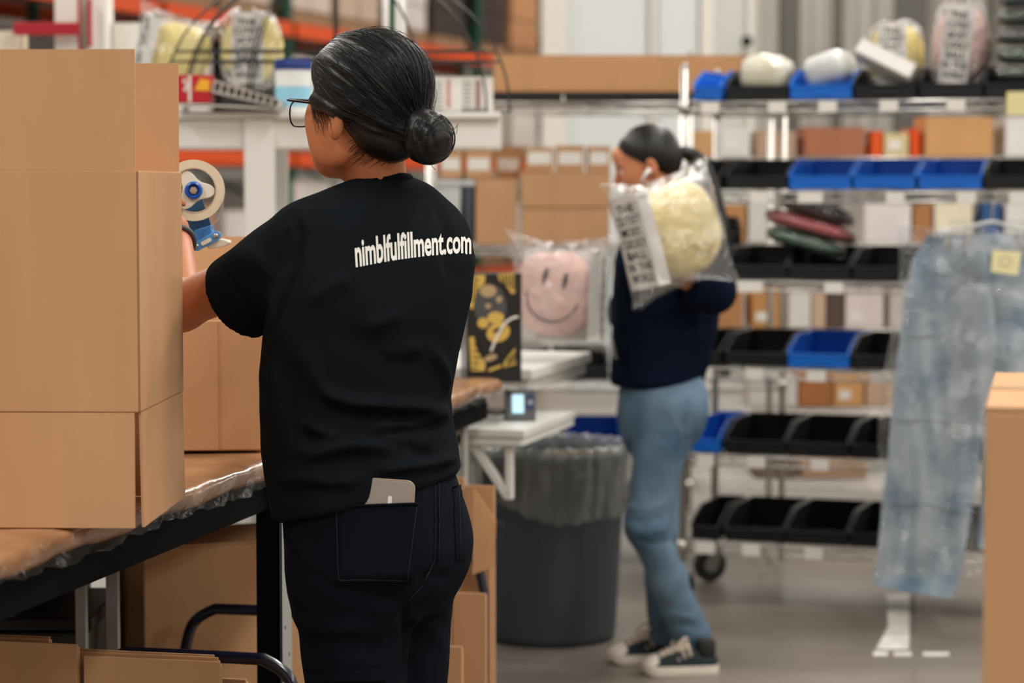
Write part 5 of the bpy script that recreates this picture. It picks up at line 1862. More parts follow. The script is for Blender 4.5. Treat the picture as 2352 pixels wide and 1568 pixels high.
for s in (1, -1):
    r_ = rim(s)
    c = sum(r_, Vector()) / len(r_)
    MB().add([c] + r_, [(0, i + 1, (i + 1) % 32 + 1) for i in range(32)]).build('lens', lens_m, glasses, smooth=True)
for s in (1, -1):
    MB().lathe([(.0, -.011), (.006, -.0095), (.0105, -.004), (.0115, 0), (.0105, .004), (.006, .0095), (0, .011)], seg=18, M=Matrix.Translation(gp(.078, s * .032, -.020))).build('eye', mat('eye_white', S(225, 220, 214), rough=.2), per1, smooth=True)
# wristband
wd = (WL - EL).normalized()
w0 = wd.orthogonal().normalized(); w1_ = wd.cross(w0)
wc_ = WL - wd * .012
MB().tube([wc_ + (w0 * math.cos(a) + w1_ * math.sin(a)) * .0305 for a in np.linspace(0, 2 * PI, 25)[:-1]], .0055, 8, closed=True).build('wristband', mat('dark_band', S(62, 58, 70), rough=.5), per1, smooth=True)

# ---- jeans
def jean1_fn(Q):
    d = f_stack(Q, HIPS, A1)
    bk = -F1
    bl = P(850, 1245, 3.83) + bk * .040; br_ = P(948, 1235, 3.87) + bk * .030
    d = smin(d, f_ell(Q, T(bl), (.085, .075, .10)), .05)
    d = smin(d, f_ell(Q, T(br_), (.068, .062, .092)), .04)
    zk = .47
    hl, hr = P(812, 1330, 3.80), P(930, 1330, 3.90)
    kl = Vector((P(815, 1500, 3.80).x + .006, 3.80, zk)); kr = Vector((P(925, 1500, 3.92).x, 3.92, zk))
    al = Vector((kl.x + .01, 3.79, .07)); ar = Vector((kr.x + .01, 3.92, .07))
    lg = f_cap(Q, T(hl), T(kl), .093, .070)
    lg = smin(lg, f_cap(Q, T(kl), T(al), .070, .062), .02)
    rg = smin(f_cap(Q, T(hr), T(kr), .080, .064), f_cap(Q, T(kr), T(ar), .064, .058), .02)
    lr = smin(lg, rg, .006)
    d = smin(d, lr, .035)
    return smax(d, .055 - Q[:, 2], .006)
vs, F = nets(jean1_fn, (-.46, 3.58, .03), (.02, 4.10, 1.03), .0062)
vs = relax(vs, F, 3)
vs = wobble(vs, F, .0022, 12, 6)
J1 = [([(1000, 1100), (1002, 1200), (1000, 1290), (975, 1345), (935, 1388)], -.006, .006), ([(1008, 1110), (1010, 1200), (1006, 1290)], .002, .005), ([(700, 1300), (760, 1345), (850, 1372), (925, 1380)], -.007, .012), ([(690, 1280), (740, 1330), (800, 1352)], .005, .012),
      ([(932, 1385), (934, 1470), (930, 1567)], -.010, .010), ([(960, 1330), (1000, 1322), (1035, 1325)], -.005, .010), ([(680, 1440), (740, 1450), (840, 1440)], .004, .014), ([(700, 1490), (800, 1480), (900, 1500)], -.004, .014), ([(940, 1420), (990, 1440), (1015, 1480)], .004, .012), ([(660, 1230), (690, 1260), (720, 1270)], .004, .012)]
vs = sculpt(vs, F, J1)
jeans = mesh_obj('jeans', vs, F, M_djean, per1)
jb = bvh_of(vs, F)
# ---- phone in the back pocket
ph_t = hit(tee_b, 889, 1104, .008); ph_m = hit(jb, 889, 1225, .009)
up_ = (ph_t - ph_m).normalized()
rt = Vector((1, -.05, 0)); rt = (rt - up_ * rt.dot(up_)).normalized()
nn = rt.cross(up_)          # toward the body or camera
if nn.y > 0:
    nn = -nn
cn_ = ph_t - up_ * .0695 + nn * .001
rot = Matrix.Rotation(math.radians(-3), 3, nn)
rt, up_ = rot @ rt, rot @ up_
phone = thing('smartphone', 'grey smartphone sticking out of the worker\'s back jeans pocket', 'phone', tuple(cn_))
PMt = Matrix(((rt.x, up_.x, nn.x, cn_.x), (rt.y, up_.y, nn.y, cn_.y), (rt.z, up_.z, nn.z, cn_.z), (0, 0, 0, 1)))
def rrect(w, h, r, n=6):
    pts = []
    for (cx, cy, a0) in ((w / 2 - r, h / 2 - r, 0), (-w / 2 + r, h / 2 - r, PI / 2), (-w / 2 + r, -h / 2 + r, PI), (w / 2 - r, -h / 2 + r, 3 * PI / 2)):
        for k in range(n + 1):
            a = a0 + PI / 2 * k / n
            pts.append((cx + r * math.cos(a), cy + r * math.sin(a)))
    return pts
m = MB(); m.prism([PMt @ Vector((x, y, -.0045)) for (x, y) in rrect(.0735, .139, .012)], nn * .009)
m.build('body', mat('phone_grey', S(150, 140, 132), rough=.45), phone, bevel=.0022)
m = MB(); m.prism([PMt @ Vector((x, y + .030, .0046)) for (x, y) in rrect(.0062, .030, .003)], nn * .0006)
m.build('white_bar', M_label, phone)
MB().tube([PMt @ Vector((x, y, .0035)) for (x, y) in rrect(.0735, .139, .012)], .0012, 5, closed=True).build('case_edge', mat('phone_case', S(168, 150, 132), rough=.3), phone, smooth=True)

def patch(parent, name, corners, m, off=.0028, n=14, bulge=None, bvh=None):
    (a, b, c, d) = corners          # tl, tr, br, bl
    mb = MB()
    def fn(u, v):
        px = (a[0] * (1 - u) + b[0] * u) * (1 - v) + (d[0] * (1 - u) + c[0] * u) * v
        py = (a[1] * (1 - u) + b[1] * u) * (1 - v) + (d[1] * (1 - u) + c[1] * u) * v
        e = min(1, 9 * min(u, 1 - u, 1 - v))
        o = off * (.35 + .65 * e)
        q = hit(bvh or jb, px, py, o)
        if bulge:
            w = bulge(px, py)
            d_ = ray(px, py)
            t = (cn_ + nn * .0075 - CAM).dot(nn) / d_.dot(nn)
            pl = CAM + d_ * t
            if pl.y < q.y:
                q = q.lerp(pl, w)
        return q
    mb.grid(fn, n, n)
    return mb.build(name, m, parent, smooth=True)
def over_phone(x, y):
    s = lambda v: max(0.0, min(1.0, v)) ** 2 * (3 - 2 * max(0.0, min(1.0, v)))
    return s(1 - (abs(x - 889) - 60) / 45) * s(1 - (y - 1326) / 13)
pb = patch(jeans, 'back_pocket', ((766, 1163), (966, 1156), (944, 1342), (772, 1340)), M_djean, off=.0035, n=20, bulge=over_phone)
patch(jeans, 'back_pocket', ((1040, 1122), (1058, 1112), (1072, 1285), (1046, 1290)), M_djean, off=.004, n=14)
patch(jeans, 'cargo_flap', ((708, 1550), (888, 1528), (884, 1566), (702, 1567)), M_djean, off=.005, n=12)
# pocket rim
rim_l = []
for x in range(768, 966, 6):
    y = 1163 - (x - 766) * .035
    q = hit(jb, x, y, .0045); d_ = ray(x, y)
    pl = CAM + d_ * ((cn_ + nn * .0085 - CAM).dot(nn) / d_.dot(nn))
    rim_l.append(q.lerp(pl, over_phone(x, y)) if pl.y < q.y else q)
MB().tube(rim_l, .0022, 6).build('pocket_rim', M_djean, pb, smooth=True)
# stitching on the pockets and the back seam
M_st = mat('denim_stitch', S(27, 34, 46), rough=.9)
def over(x, y, o):
    q = hit(jb, x, y, o); d_ = ray(x, y)
    pl = CAM + d_ * ((cn_ + nn * (.0078 + o * .2) - CAM).dot(nn) / d_.dot(nn))
    return q.lerp(pl, over_phone(x, y)) if pl.y < q.y else q
stl = []
for (l, o_) in (([(774, 1172), (779, 1330), (936, 1332), (957, 1164)], .0052), ([(998, 1100), (1000, 1200), (998, 1285), (972, 1342), (938, 1378)], .0012), ([(1007, 1100), (1009, 1200), (1007, 1288)], .0012), ([(1048, 1126), (1052, 1282)], .0055)):
    for a_, b_ in zip(l[:-1], l[1:]):
        n_ = max(2, int(math.hypot(b_[0] - a_[0], b_[1] - a_[1]) / 7))
        stl.append([over(a_[0] + (b_[0] - a_[0]) * k / n_, a_[1] + (b_[1] - a_[1]) * k / n_, o_) for k in range(n_ + 1)])
mb = MB()
for l in stl:
    mb.tube(l, .0007, 4)
mb.build('stitching', M_st, jeans, smooth=True)['kind'] = 'stuff'
# shoes
for (x, y) in ((P(815, 1500, 3.80).x + .01, 3.80), (P(925, 1500, 3.92).x + .01, 3.92)):
    def sh_fn(Q, x=x, y=y):
        c0 = Vector((x, y, .045)) - F1 * .03; c1 = Vector((x, y, .035)) + F1 * .16
        d = smin(f_cap(Q, T(c0), T(c1), .042, .036), f_cap(Q, T(Vector((x, y, .05))), T(Vector((x, y, .10))), .045, .045), .03)
        return smax(d, .003 - Q[:, 2], .004)
    v_, f_ = nets(sh_fn, (x - .22, y - .12, -.01), (x + .12, y + .25, .17), .007)
    mesh_obj('shoe', relax(v_, f_, 1), f_, mat('dark_shoe', S(30, 30, 32), rough=.6), per1)

# ---- tape gun in the hand
YG = 4.33
tg = thing('tape_gun', 'blue handheld tape dispenser with a fat roll of clear tape over the packing carton', 'tape dispenser', tuple(P(445, 520, YG)))
rc = P(445.5, 437, YG)
RY = Matrix.Translation(rc) @ Matrix.Rotation(math.radians(6), 4, 'Z') @ Matrix.Rotation(PI / 2, 4, 'X')
M_ivory = mat('ivory_plastic', S(232, 226, 208), rough=.4)
M_gunblue = mat('gun_blue', S(58, 124, 190), rough=.35)
M_roll = mat('tape_roll', S(222, 211, 184), rough=.3, spec=.5, var=.05, vscale=10)
m = MB()
n = 48
ro = [.0545 * (1 + .004 * math.sin(13 * 2 * PI * k / n)) for k in range(n)]
prof = [(.0405, -.024), (.0545, -.024), (.0545, .024), (.0405, .024), (.0405, -.024)]
m.lathe(prof, seg=56, M=RY, cap=False)
m.build('tape_roll', M_roll, tg, smooth=False)
m = MB(); m.lathe([(.0385, -.0245), (.0405, -.0245), (.0405, .0245), (.0385, .0245), (.0385, -.0245)], seg=48, M=RY, cap=False)
m.build('core', mat('core_tan', S(196, 174, 150), rough=.6), tg)
hubp = []
for k in range(72):
    a = 2 * PI * k / 72
    c = abs(math.cos(1.5 * (a - math.radians(-3)))) ** 3
    hubp.append((.0200 + .0180 * c) * 1.0)
m = MB(); m.prism([RY @ Vector((hubp[k] * math.cos(2 * PI * k / 72), hubp[k] * math.sin(2 * PI * k / 72), .006)) for k in range(72)], RY.to_3x3() @ Vector((0, 0, .016)))
m.build('hub', M_ivory, tg, bevel=.0015)
m = MB(); m.lathe([(.0155, .020), (.0160, .026), (.0150, .032), (.0120, .034), (.0085, .030), (.0085, .026)], seg=28, M=RY)
m.build('knob', mat('knob_blue', S(30, 84, 178), rough=.3), tg, smooth=False)
m = MB(); m.lathe([(.0068, .026), (.0068, .033)], seg=6, M=RY); m.lathe([(.0035, .032), (.0035, .037)], seg=12, M=RY)
m.build('nut', M_chrome, tg)
def gpx(x, y, dy=0.0):
    return P(x, y, YG + dy)
# back plate and lower frame
m = MB(); m.prism([gpx(q[0], q[1], .028) for q in ((432, 440), (455, 430), (480, 500), (486, 520), (492, 540), (440, 552), (420, 520))], (0, .003, 0)); m.build('back_plate', M_gunblue, tg, bevel=.001)
m = MB(); m.prism([gpx(q[0], q[1], -.018) for q in ((446, 528), (483, 517), (488, 538), (455, 556), (444, 556))], (0, .046, 0)); m.build('frame', M_gunblue, tg, bevel=.002)
def rbar(a, b, r, y0, th, n=8):
    d_ = math.atan2(b[1] - a[1], b[0] - a[0])
    pts = [(b[0] + r * math.cos(d_ - PI / 2 + PI * k / n), b[1] + r * math.sin(d_ - PI / 2 + PI * k / n)) for k in range(n + 1)] + [(a[0] + r * math.cos(d_ + PI / 2 + PI * k / n), a[1] + r * math.sin(d_ + PI / 2 + PI * k / n)) for k in range(n + 1)]
    return MB().prism([gpx(x, y, y0) for (x, y) in pts], (0, th, 0))
rbar((452, 566), (497, 541), 10.5, -.026, .006).build('arm_plate', mat('gun_light_blue', S(84, 148, 208), rough=.35), tg, bevel=.001)
rbar((466, 559), (481, 551), 4.6, -.0275, .002).build('slot', M_ivory, tg)
for (x, y) in ((496, 541), (451, 565)):
    MB().lathe([(.0042, 0), (.0042, .002), (.002, .003)], seg=12, M=Matrix.Translation(gpx(x, y, -.0265)) @ Matrix.Rotation(PI / 2, 4, 'X')).build('screw', M_chrome, tg)
m = MB(); m.prism([gpx(q[0], q[1], -.018) for q in ((470, 562), (505, 548), (525, 553), (527, 558), (515, 566), (480, 572))], (0, .04, 0)); m.build('blade_guard', M_ivory, tg, bevel=.002)
# tape pulled from the roll down to the blade
m = MB()
t_l = [gpx(512, 455), gpx(508, 490), gpx(492, 512), gpx(470, 530), gpx(478, 556)]
sp_ = spline(t_l, 6)
m.grid(lambda u, v: sp_[min(int(v * (len(sp_) - 1)), len(sp_) - 1)] + Vector((0, -.024 + .048 * u, 0)), 3, len(sp_))
m.build('tape_strip', film('tape_film', gloss=.2, rough=.1, bump=.3, bscale=30, haze=.12, tint=(.95, .93, .87, 1)), tg, smooth=True)
hb = WL + Vector((-.55, .6, .5)).normalized() * .06
hand_g = MB(); hand_g.tube(spline([gpx(440, 552, .01), gpx(425, 545, .01), hb + Vector((.02, .03, -.03)), hb + Vector((.035, .02, -.10))], 4), [.014] * 13, 10)
hand_g.build('grip', M_ivory, tg, smooth=True)
# ============ second worker, in profile, carrying a bagged pillow
D2 = 7.15
M_sweat = mat('navy_sweatshirt', S(15, 24, 42), rough=.95, spec=.05, var=.15, vscale=4)
M_bjean = mat('mid_blue_denim', S(112, 136, 156), rough=.85, spec=.2, var=.30, vscale=5, col2=S(50, 78, 102), bump=.08, bscale=300, detail=5)
M_skin2 = mat('skin_tan', S(188, 122, 86), rough=.5, spec=.35, var=.06, vscale=9)
PH2 = math.radians(80)
F2 = Vector((-math.sin(PH2), math.cos(PH2), 0)); L2 = Vector((-math.cos(PH2), -math.sin(PH2), 0))
A2 = np.array([[L2.x, F2.x], [L2.y, F2.y]], np.float32)
def levels2(rows):
    out = []
    for (py, xl, xr, ratio, d) in rows:      # ratio: width / depth of the trunk
        c = P((xl + xr) / 2, py, d)
        W = (xr - xl) / 2 * d / FPX
        b = W / math.sqrt(math.sin(PH2) ** 2 + (ratio * math.cos(PH2)) ** 2)
        out.append((c.z, c.x, c.y, ratio * b, b))
    return sorted(out)
TOP2 = levels2([(462, 1496, 1590, 1.0, 7.17), (490, 1462, 1606, 1.3, 7.16), (530, 1432, 1628, 1.35, 7.15), (600, 1410, 1648, 1.2, 7.15), (680, 1404, 1656, 1.1, 7.15), (760, 1402, 1648, 1.05, 7.15), (820, 1400, 1634, 1.05, 7.15), (870, 1398, 1618, 1.08, 7.15), (925, 1404, 1610, 1.1, 7.15)])
HIP2 = levels2([(850, 1428, 1606, 1.15, 7.15), (900, 1420, 1617, 1.15, 7.15), (950, 1418, 1614, 1.15, 7.15), (1000, 1424, 1602, 1.15, 7.15), (1040, 1440, 1580, 1.15, 7.15)])
sl2, el2, wl2 = P(1590, 535, 7.0), P(1640, 668, 6.93), P(1580, 648, 6.90)
sr2, er2, wr2 = P(1490, 540, 7.31), P(1440, 720, 7.32), P(1490, 830, 7.36)
FHx = Vector((-math.sin(math.radians(84)), math.cos(math.radians(84)), 0)); LHx = Vector((-math.cos(math.radians(84)), -math.sin(math.radians(84)), 0))
tl2 = Matrix.Rotation(math.radians(-20), 3, LHx)
FHx = tl2 @ FHx; UHx = tl2 @ Vector((0, 0, 1))
if FHx.z > 0:
    tl2 = Matrix.Rotation(math.radians(40), 3, LHx)
    FHx = tl2 @ FHx; UHx = tl2 @ UHx
HC2 = P(1483, 362, 7.15)
AH2 = np.array([[FHx[i], LHx[i], UHx[i]] for i in range(3)], np.float32)
KH = .93
def hp2(f, l, u):
    return T(HC2 + (FHx * f + LHx * l + UHx * u) * KH)
NB2 = P(1545, 478, 7.16)
def body2_fn(Q):
    e = lambda f, l, u, r: f_ell(Q, hp2(f, l, u), tuple(x * KH for x in r), AH2)
    d = e(-.012, 0, .008, (.092, .073, .086))
    d = smin(d, e(.034, 0, -.046, (.060, .056, .082)), .025)
    d = smin(d, e(.046, 0, -.094, (.042, .043, .034)), .03)
    d = smin(d, e(.072, 0, -.113, (.021, .020, .019)), .022)
    d = smin(d, e(.080, 0, .030, (.020, .045, .030)), .03)
    for s in (-1, 1):
        d = smin(d, e(.052, s * .034, -.046, (.034, .028, .036)), .025)
        d = smin(d, e(.018, s * .046, -.085, (.040, .016, .034)), .02)
        d = smax(d, -e(.098, s * .031, -.018, (.014, .017, .010)), .010)
        d = smin(d, f_cap(Q, hp2(.092, s * .012, .002), hp2(.080, s * .048, .002), .006 * KH, .005 * KH), .010)
        ear = smax(e(-.012, s * .078, -.038, (.019, .009, .032)), -e(-.006, s * .088, -.033, (.009, .010, .017)), .006)
        d = smin(d, ear, .008)
    d = smin(d, f_cap(Q, hp2(.094, 0, -.008), hp2(.116, 0, -.050), .008, .012), .010)
    d = smin(d, e(.092, 0, -.080, (.012, .022, .007)), .006)
    d = smin(d, e(.090, 0, -.092, (.012, .019, .007)), .006)
    d = smin(d, f_cap(Q, hp2(-.018, 0, -.055), T(NB2), .048 * KH, .052), .02)
    trunk = f_stack(Q, [(z, x, y, a * .84, b * .84) for (z, x, y, a, b) in TOP2 if P(1500, 850, D2).z < z < P(1500, 500, D2).z], A2)
    d = smin(d, trunk, .04)
    for (a, b, ra, rb) in ((NB2, sl2, .05, .048), (sl2, el2, .044, .036), (el2, wl2, .036, .024), (NB2, sr2, .05, .048), (sr2, er2, .044, .036), (er2, wr2, .036, .024)):
        d = smin(d, f_cap(Q, T(a), T(b), ra, rb), .02)
    for (W, dr, n, th, cu) in ((wl2, (-.75, -.02, .30), (.1, .35, .95), -1, .45), (wr2, (-.1, .0, -1), (.2, -1, 0), 1, .4)):
        hd = None
        for (a, b, ra, rb) in hand_sdf(W, dr, n, curl=cu, size=.95, thumb=th):
            c = f_cap(Q, T(a), T(b), ra, rb)
            hd = c if hd is None else smin(hd, c, .004)
        d = smin(d, hd, .010)
    return d
vs, F = nets(body2_fn, (P(1340, 900, D2).x, 6.72, .70), (P(1700, 900, D2).x, 7.50, 1.66), .0052)
vs = relax(vs, F, 1, .4)
per2 = mesh_obj('person', vs, F, M_skin2, origin=Vector((P(1520, 1500, D2).x, D2, 0)))
tag(per2, 'person with a ponytail and navy sweatshirt carrying the bagged yellow pillow', 'person')
def sweat_fn(Q):
    d = f_stack(Q, TOP2, A2)
    for (a, b, ra, rb) in ((P(1550, 515, 7.1), sl2, .05, .060), (sl2, el2, .066, .062), (el2, wl2, .060, .042), (P(1530, 515, 7.22), sr2, .05, .060), (sr2, er2, .062, .056), (er2, wr2, .054, .040)):
        d = smin(d, f_cap(Q, T(a), T(b), ra, rb), .03)
    for (W, E) in ((wl2, el2), (wr2, er2)):
        ax = (W - E).normalized()
        d = smax(d, np.where(np.linalg.norm(Q - T(W), axis=1) < .09, f_plane(Q, T(W - ax * .004), ax), -1), .004)
    h0, h1 = P(1396, 884, D2), P(1612, 886, D2)
    hem = Q[:, 2] - (h0.z + (Q[:, 0] - h0.x) * (h1.z - h0.z) / (h1.x - h0.x)) - np.where(Q[:, 1] < 7.22, .0, .0)
    d2 = np.where(np.linalg.norm((Q - T(wr2))[:, :2], axis=1) < .07, d, smax(d, -hem, .012))
    nk = Q[:, 2] - (P(1540, 470, D2).z + .25 * (Q[:, 0] - P(1540, 470, D2).x))
    return smax(d2, nk, .008)
vs, F = nets(sweat_fn, (P(1350, 900, D2).x, 6.74, .74), (P(1720, 900, D2).x, 7.50, 1.42), .0075)
vs = relax(vs, F, 2)
vs = wobble(vs, F, .005, 11, 5)
vs = sculpt(vs, F, [([(1500, 720), (1560, 700), (1640, 690)], .008, .018), ([(1520, 750), (1580, 760), (1640, 740)], -.008, .016), ([(1450, 660), (1480, 760), (1470, 840)], -.007, .018), ([(1410, 860), (1500, 880), (1605, 866)], .006, .014), ([(1560, 640), (1600, 720), (1610, 800)], .006, .02)])
mesh_obj('sweatshirt', vs, F, M_sweat, per2)
def jean2_fn(Q):
    d = f_stack(Q, HIP2, A2)
    nh, nk, na = P(1532, 945, 7.06), P(1484, 1208, 7.00), P(1588, 1462, 7.12)
    fh, fk, fa = P(1512, 945, 7.24), P(1512, 1205, 7.22), P(1528, 1470, 7.23)
    d = smin(d, f_ell(Q, T(P(1572, 935, 7.10)), (.070, .09, .095)), .05)
    lg = f_cap(Q, T(nh), T(nk), .090, .058)
    lg = smin(lg, f_cap(Q, T(nk), T(P(1535, 1330, 7.05)), .057, .051), .03)
    lg = smin(lg, f_cap(Q, T(P(1535, 1330, 7.05)), T(na), .051, .060), .03)
    fg = smin(f_cap(Q, T(fh), T(fk), .088, .056), f_cap(Q, T(fk), T(fa), .052, .050), .03)
    d = smin(d, smin(lg, fg, .008), .04)
    ax = (na - P(1535, 1330, 7.05)).normalized()
    cut = np.where(Q[:, 1] < 7.17, f_plane(Q, T(na + ax * .010), ax), P(1528, 1478, 7.23).z - Q[:, 2])
    return smax(d, np.where(Q[:, 2] < .35, cut, -1), .006)
vs, F = nets(jean2_fn, (P(1380, 900, D2).x, 6.82, .02), (P(1690, 900, D2).x, 7.42, .93), .0068)
vs = relax(vs, F, 2)
vs = wobble(vs, F, .003, 14, 9)
vs = sculpt(vs, F, [([(1440, 1190), (1480, 1200), (1530, 1185)], -.007, .010), ([(1440, 1215), (1490, 1225), (1535, 1212)], .006, .010), ([(1450, 1240), (1500, 1250), (1545, 1240)], -.006, .010), ([(1440, 1165), (1490, 1170), (1530, 1155)], .006, .010), ([(1500, 1420), (1550, 1410), (1600, 1420)], .006, .010), ([(1510, 1445), (1560, 1435), (1610, 1445)], -.006, .010),
                    ([(1470, 950), (1450, 1010), (1440, 1060)], -.006, .012), ([(1570, 960), (1575, 1010), (1560, 1070)], -.004, .010), ([(1530, 930), (1560, 990), (1600, 1000)], .004, .010)])
j2 = mesh_obj('jeans', vs, F, M_bjean, per2)
j2b = bvh_of(vs, F)
patch(j2, 'back_pocket', ((1578, 912), (1622, 905), (1606, 1000), (1572, 990)), M_bjean, off=.004, n=10, bvh=j2b)

# hair and ponytail
def hair2_fn(Q):
    e = lambda f, l, u, r: f_ell(Q, hp2(f, l, u), tuple(x * KH for x in r), AH2)
    d = smin(e(-.012, 0, .014, (.101, .080, .090)), e(-.055, 0, -.030, (.052, .064, .060)), .03)
    q = (Q - T(HC2)) @ AH2 / KH
    n = np.array([.72, .69]); n /= np.linalg.norm(n)
    d = smax(d, ((q[:, 0] - .082) * n[0] - (q[:, 2] - .055) * n[1]) * KH, .010)
    return d
vs, F = nets(hair2_fn, T(HC2) - .15, T(HC2) + .15, .0045)
vs = wobble(relax(vs, F, 2), F, .0012, 50, 2)
h2 = mesh_obj('hair', vs, F, M_hair, per2)
pt2 = [P(1556, 352, 7.16), P(1580, 352, 7.17), P(1606, 374, 7.18), P(1632, 420, 7.18), P(1650, 470, 7.16), P(1662, 520, 7.14), P(1666, 560, 7.12)]
mb = MB(); sp = spline(pt2, 5)
mb.tube(sp, [(.014 + .012 * math.sin(PI * min(1, i / 22))) * (1 if i < len(sp) - 6 else (len(sp) - i) / 6) for i in range(len(sp))], 14)
mb.build('ponytail', M_hair, h2, smooth=True)
mb = MB()
for k in range(26):
    a = 2 * PI * k / 26; o = Vector((math.cos(a) * .016, math.sin(a) * .012, math.sin(a) * .012))
    mb.tube([p + o * (1 + .25 * math.sin(i * .5 + k)) for i, p in enumerate(sp)], .0012, 3)
mb.build('hair_strands', M_hair, h2, smooth=True)['kind'] = 'stuff'
MB().tube([P(1558, 352, 7.16) + Vector((0, math.cos(a) * .018, math.sin(a) * .018)) for a in np.linspace(0, 2 * PI, 17)[:-1]], .005, 8, closed=True).build('hair_tie', M_ink, h2, smooth=True)
eb = MB(); e0 = Vector(hp2(-.004, .087, -.042)); eb.tube([e0, e0 + Vector((-.012, -.004, -.012)), e0 + Vector((-.024, -.005, -.036))], [.007, .0052, .0040], 10)
eb.build('earbud', mat('earbud_white', S(240, 240, 238), rough=.3), per2, smooth=True)
for s in (-1, 1):
    c = Vector(hp2(.080, s * .031, -.018))
    MB().lathe([(0, -.010), (.006, -.008), (.010, 0), (.006, .008), (0, .010)], seg=14, M=Matrix.Translation(c)).build('eye', mat('eye_white', S(225, 220, 214)), per2, smooth=True)
    MB().tube([Vector(hp2(.093, s * .012, .006)), Vector(hp2(.094, s * .028, .009)), Vector(hp2(.084, s * .048, .004))], .0028, 6).build('eyebrow', M_hair, per2, smooth=True)

# canvas shoes
M_canvas = mat('dark_canvas', S(26, 40, 46), rough=.85, var=.08, vscale=20)
M_rubber = mat('off_white_rubber', S(226, 216, 204), rough=.5)
M_lace = mat('pale_lace', S(206, 190, 174), rough=.8)
def canvas_shoe(toe, heel, lift=0.0):
    fx = (toe - heel); L = fx.length; fx.normalize()
    M = frame(heel, fx)
    s = L / .245
    def w_at(t):      # half width along the sole
        return (.030 + .016 * math.sin(min(1, t / .75) * PI / 2) - .004 * math.sin(PI * min(1, max(0, (t - .2) / .5)))) * (1 if t < .8 else math.sqrt(max(0, 1 - ((t - .8) / .2) ** 2)) * .98 + .02) * (1 if t > .08 else math.sqrt(max(0.02, 1 - ((.08 - t) / .08) ** 2)))
    ts = [i / 28 for i in range(29)]
    ring_ = [(t * L, w_at(t) * s) for t in ts] + [(t * L, -w_at(t) * s) for t in reversed(ts)]
    m = MB()
    z0 = lambda x: .0015 + .010 * max(0, (x / L - .8) / .2) ** 2
    n = len(ring_)
    vsl = [M @ Vector((x, y, z0(x))) for (x, y) in ring_] + [M @ Vector((x, y * 1.03, z0(x) + .014)) for (x, y) in ring_] + [M @ Vector((x, y, z0(x) + .027)) for (x, y) in ring_]
    m.add(vsl, [tuple(range(n))[::-1], tuple(range(2 * n, 3 * n))] + [(r_ * n + i, r_ * n + (i + 1) % n, (r_ + 1) * n + (i + 1) % n, (r_ + 1) * n + i) for r_ in range(2) for i in range(n)])
    so_ = m.build('shoe', M_rubber, per2, smooth=False)
    inv = np.array(M.inverted())
    def up_fn(Q):
        q = Q @ inv[:3, :3].T.astype(np.float32) + inv[:3, 3].astype(np.float32)
        x, y, z = q[:, 0] / L, q[:, 1], q[:, 2]
        hw = np.interp(x, ts, [w_at(t) * s * .97 for t in ts])
        top = np.interp(x, [0, .05, .25, .36, .5, .7, .82, .95, 1], [.078, .084, .074, .098, .088, .066, .052, .040, .026])
        k = np.sqrt((y / np.maximum(hw, .004)) ** 2 + (np.maximum(z - .02, 0) / np.maximum(top - .02, .004)) ** 2.6)
        d = (k - 1) * .03
        d = np.maximum(d, .02 - z)
        d = np.maximum(d, np.maximum(-x, x - 1) * L)
        hole = np.sqrt(((x - .16) * L / .048) ** 2 + (y / .027) ** 2) - 1
        return np.maximum(d, -np.maximum(hole * .02, .05 - z))
    c = M @ Vector((L / 2, 0, .05))
    v_, f_ = nets(up_fn, T(c) - np.array([.17, .17, .06]), T(c) + np.array([.17, .17, .08]), .0045)
    mesh_obj('canvas_upper', relax(v_, f_, 2), f_, M_canvas, so_)
    tc = MB()
    tc.grid(lambda u, v: M @ Vector((L * (.80 + .195 * v ** .7), (u * 2 - 1) * w_at(min(.985, .80 + .19 * v)) * s * .95, .024 + math.sqrt(max(0, 1 - (u * 2 - 1) ** 2)) * (.034 * (1 - v) ** .55 + .004))), 13, 8)
    tc.build('toe_cap', M_rubber, so_, smooth=True)
    la = MB()
    tp_ = lambda x: float(np.interp(x, [.36, .5, .7, .82], [.098, .088, .066, .052])) + .002
    for k in range(5):
        xa, xb = .40 + .075 * k, .40 + .075 * k + .055
        for sg in (-1, 1):
            la.tube([M @ Vector(((xa - .01) * L, sg * .036 * s, tp_(xa) - .040)), M @ Vector(((xa + xb) / 2 * L, sg * .012, tp_((xa + xb) / 2) + .001)), M @ Vector((xb * L, -sg * .010, tp_(xb) + .002)), M @ Vector(((xb + .02) * L, -sg * .025 * s, tp_(xb) - .020))], .0052, 6)
    for sg in (-1, 1):
        la.tube(spline([M @ Vector((.40 * L, 0, tp_(.40) + .004)), M @ Vector((.47 * L, sg * .03, tp_(.4) + .014)), M @ Vector((.58 * L, sg * .038, tp_(.5) - .008)), M @ Vector((.52 * L, sg * .030, tp_(.5) - .010)), M @ Vector((.41 * L, 0, tp_(.40) + .003))], 5), .0038, 6)
    la.build('lace', M_lace, so_, smooth=True)
    sk = MB(); sk.lathe([(.030, .03), (.031, .07), (.030, .094), (.024, .104)], seg=16, M=M @ Matrix.Translation((.17 * L, 0, 0)) @ Matrix.Diagonal((1, .75, 1, 1)))
    sk.build('sock', M_ink, so_, smooth=True)
    return so_
canvas_shoe(onz(1474, 1549, 0), onz(1650, 1545, 0))
canvas_shoe(onz(1398, 1523, 0), onz(1570, 1513, 0))

# the pillow she carries
Rm = Matrix.Rotation(math.radians(-15), 4, 'Y') @ Matrix.Rotation(math.radians(33), 4, 'Z')
pc = P(1540, 532, 6.70)
pillow_pack('yellow smiling plush pillow in a clear bag held up by the person in navy', pc, Rm.to_euler(), (236, 216, 150), w=.275, h=.285, d=.165, panel='left', seed=9, low_smile=True)

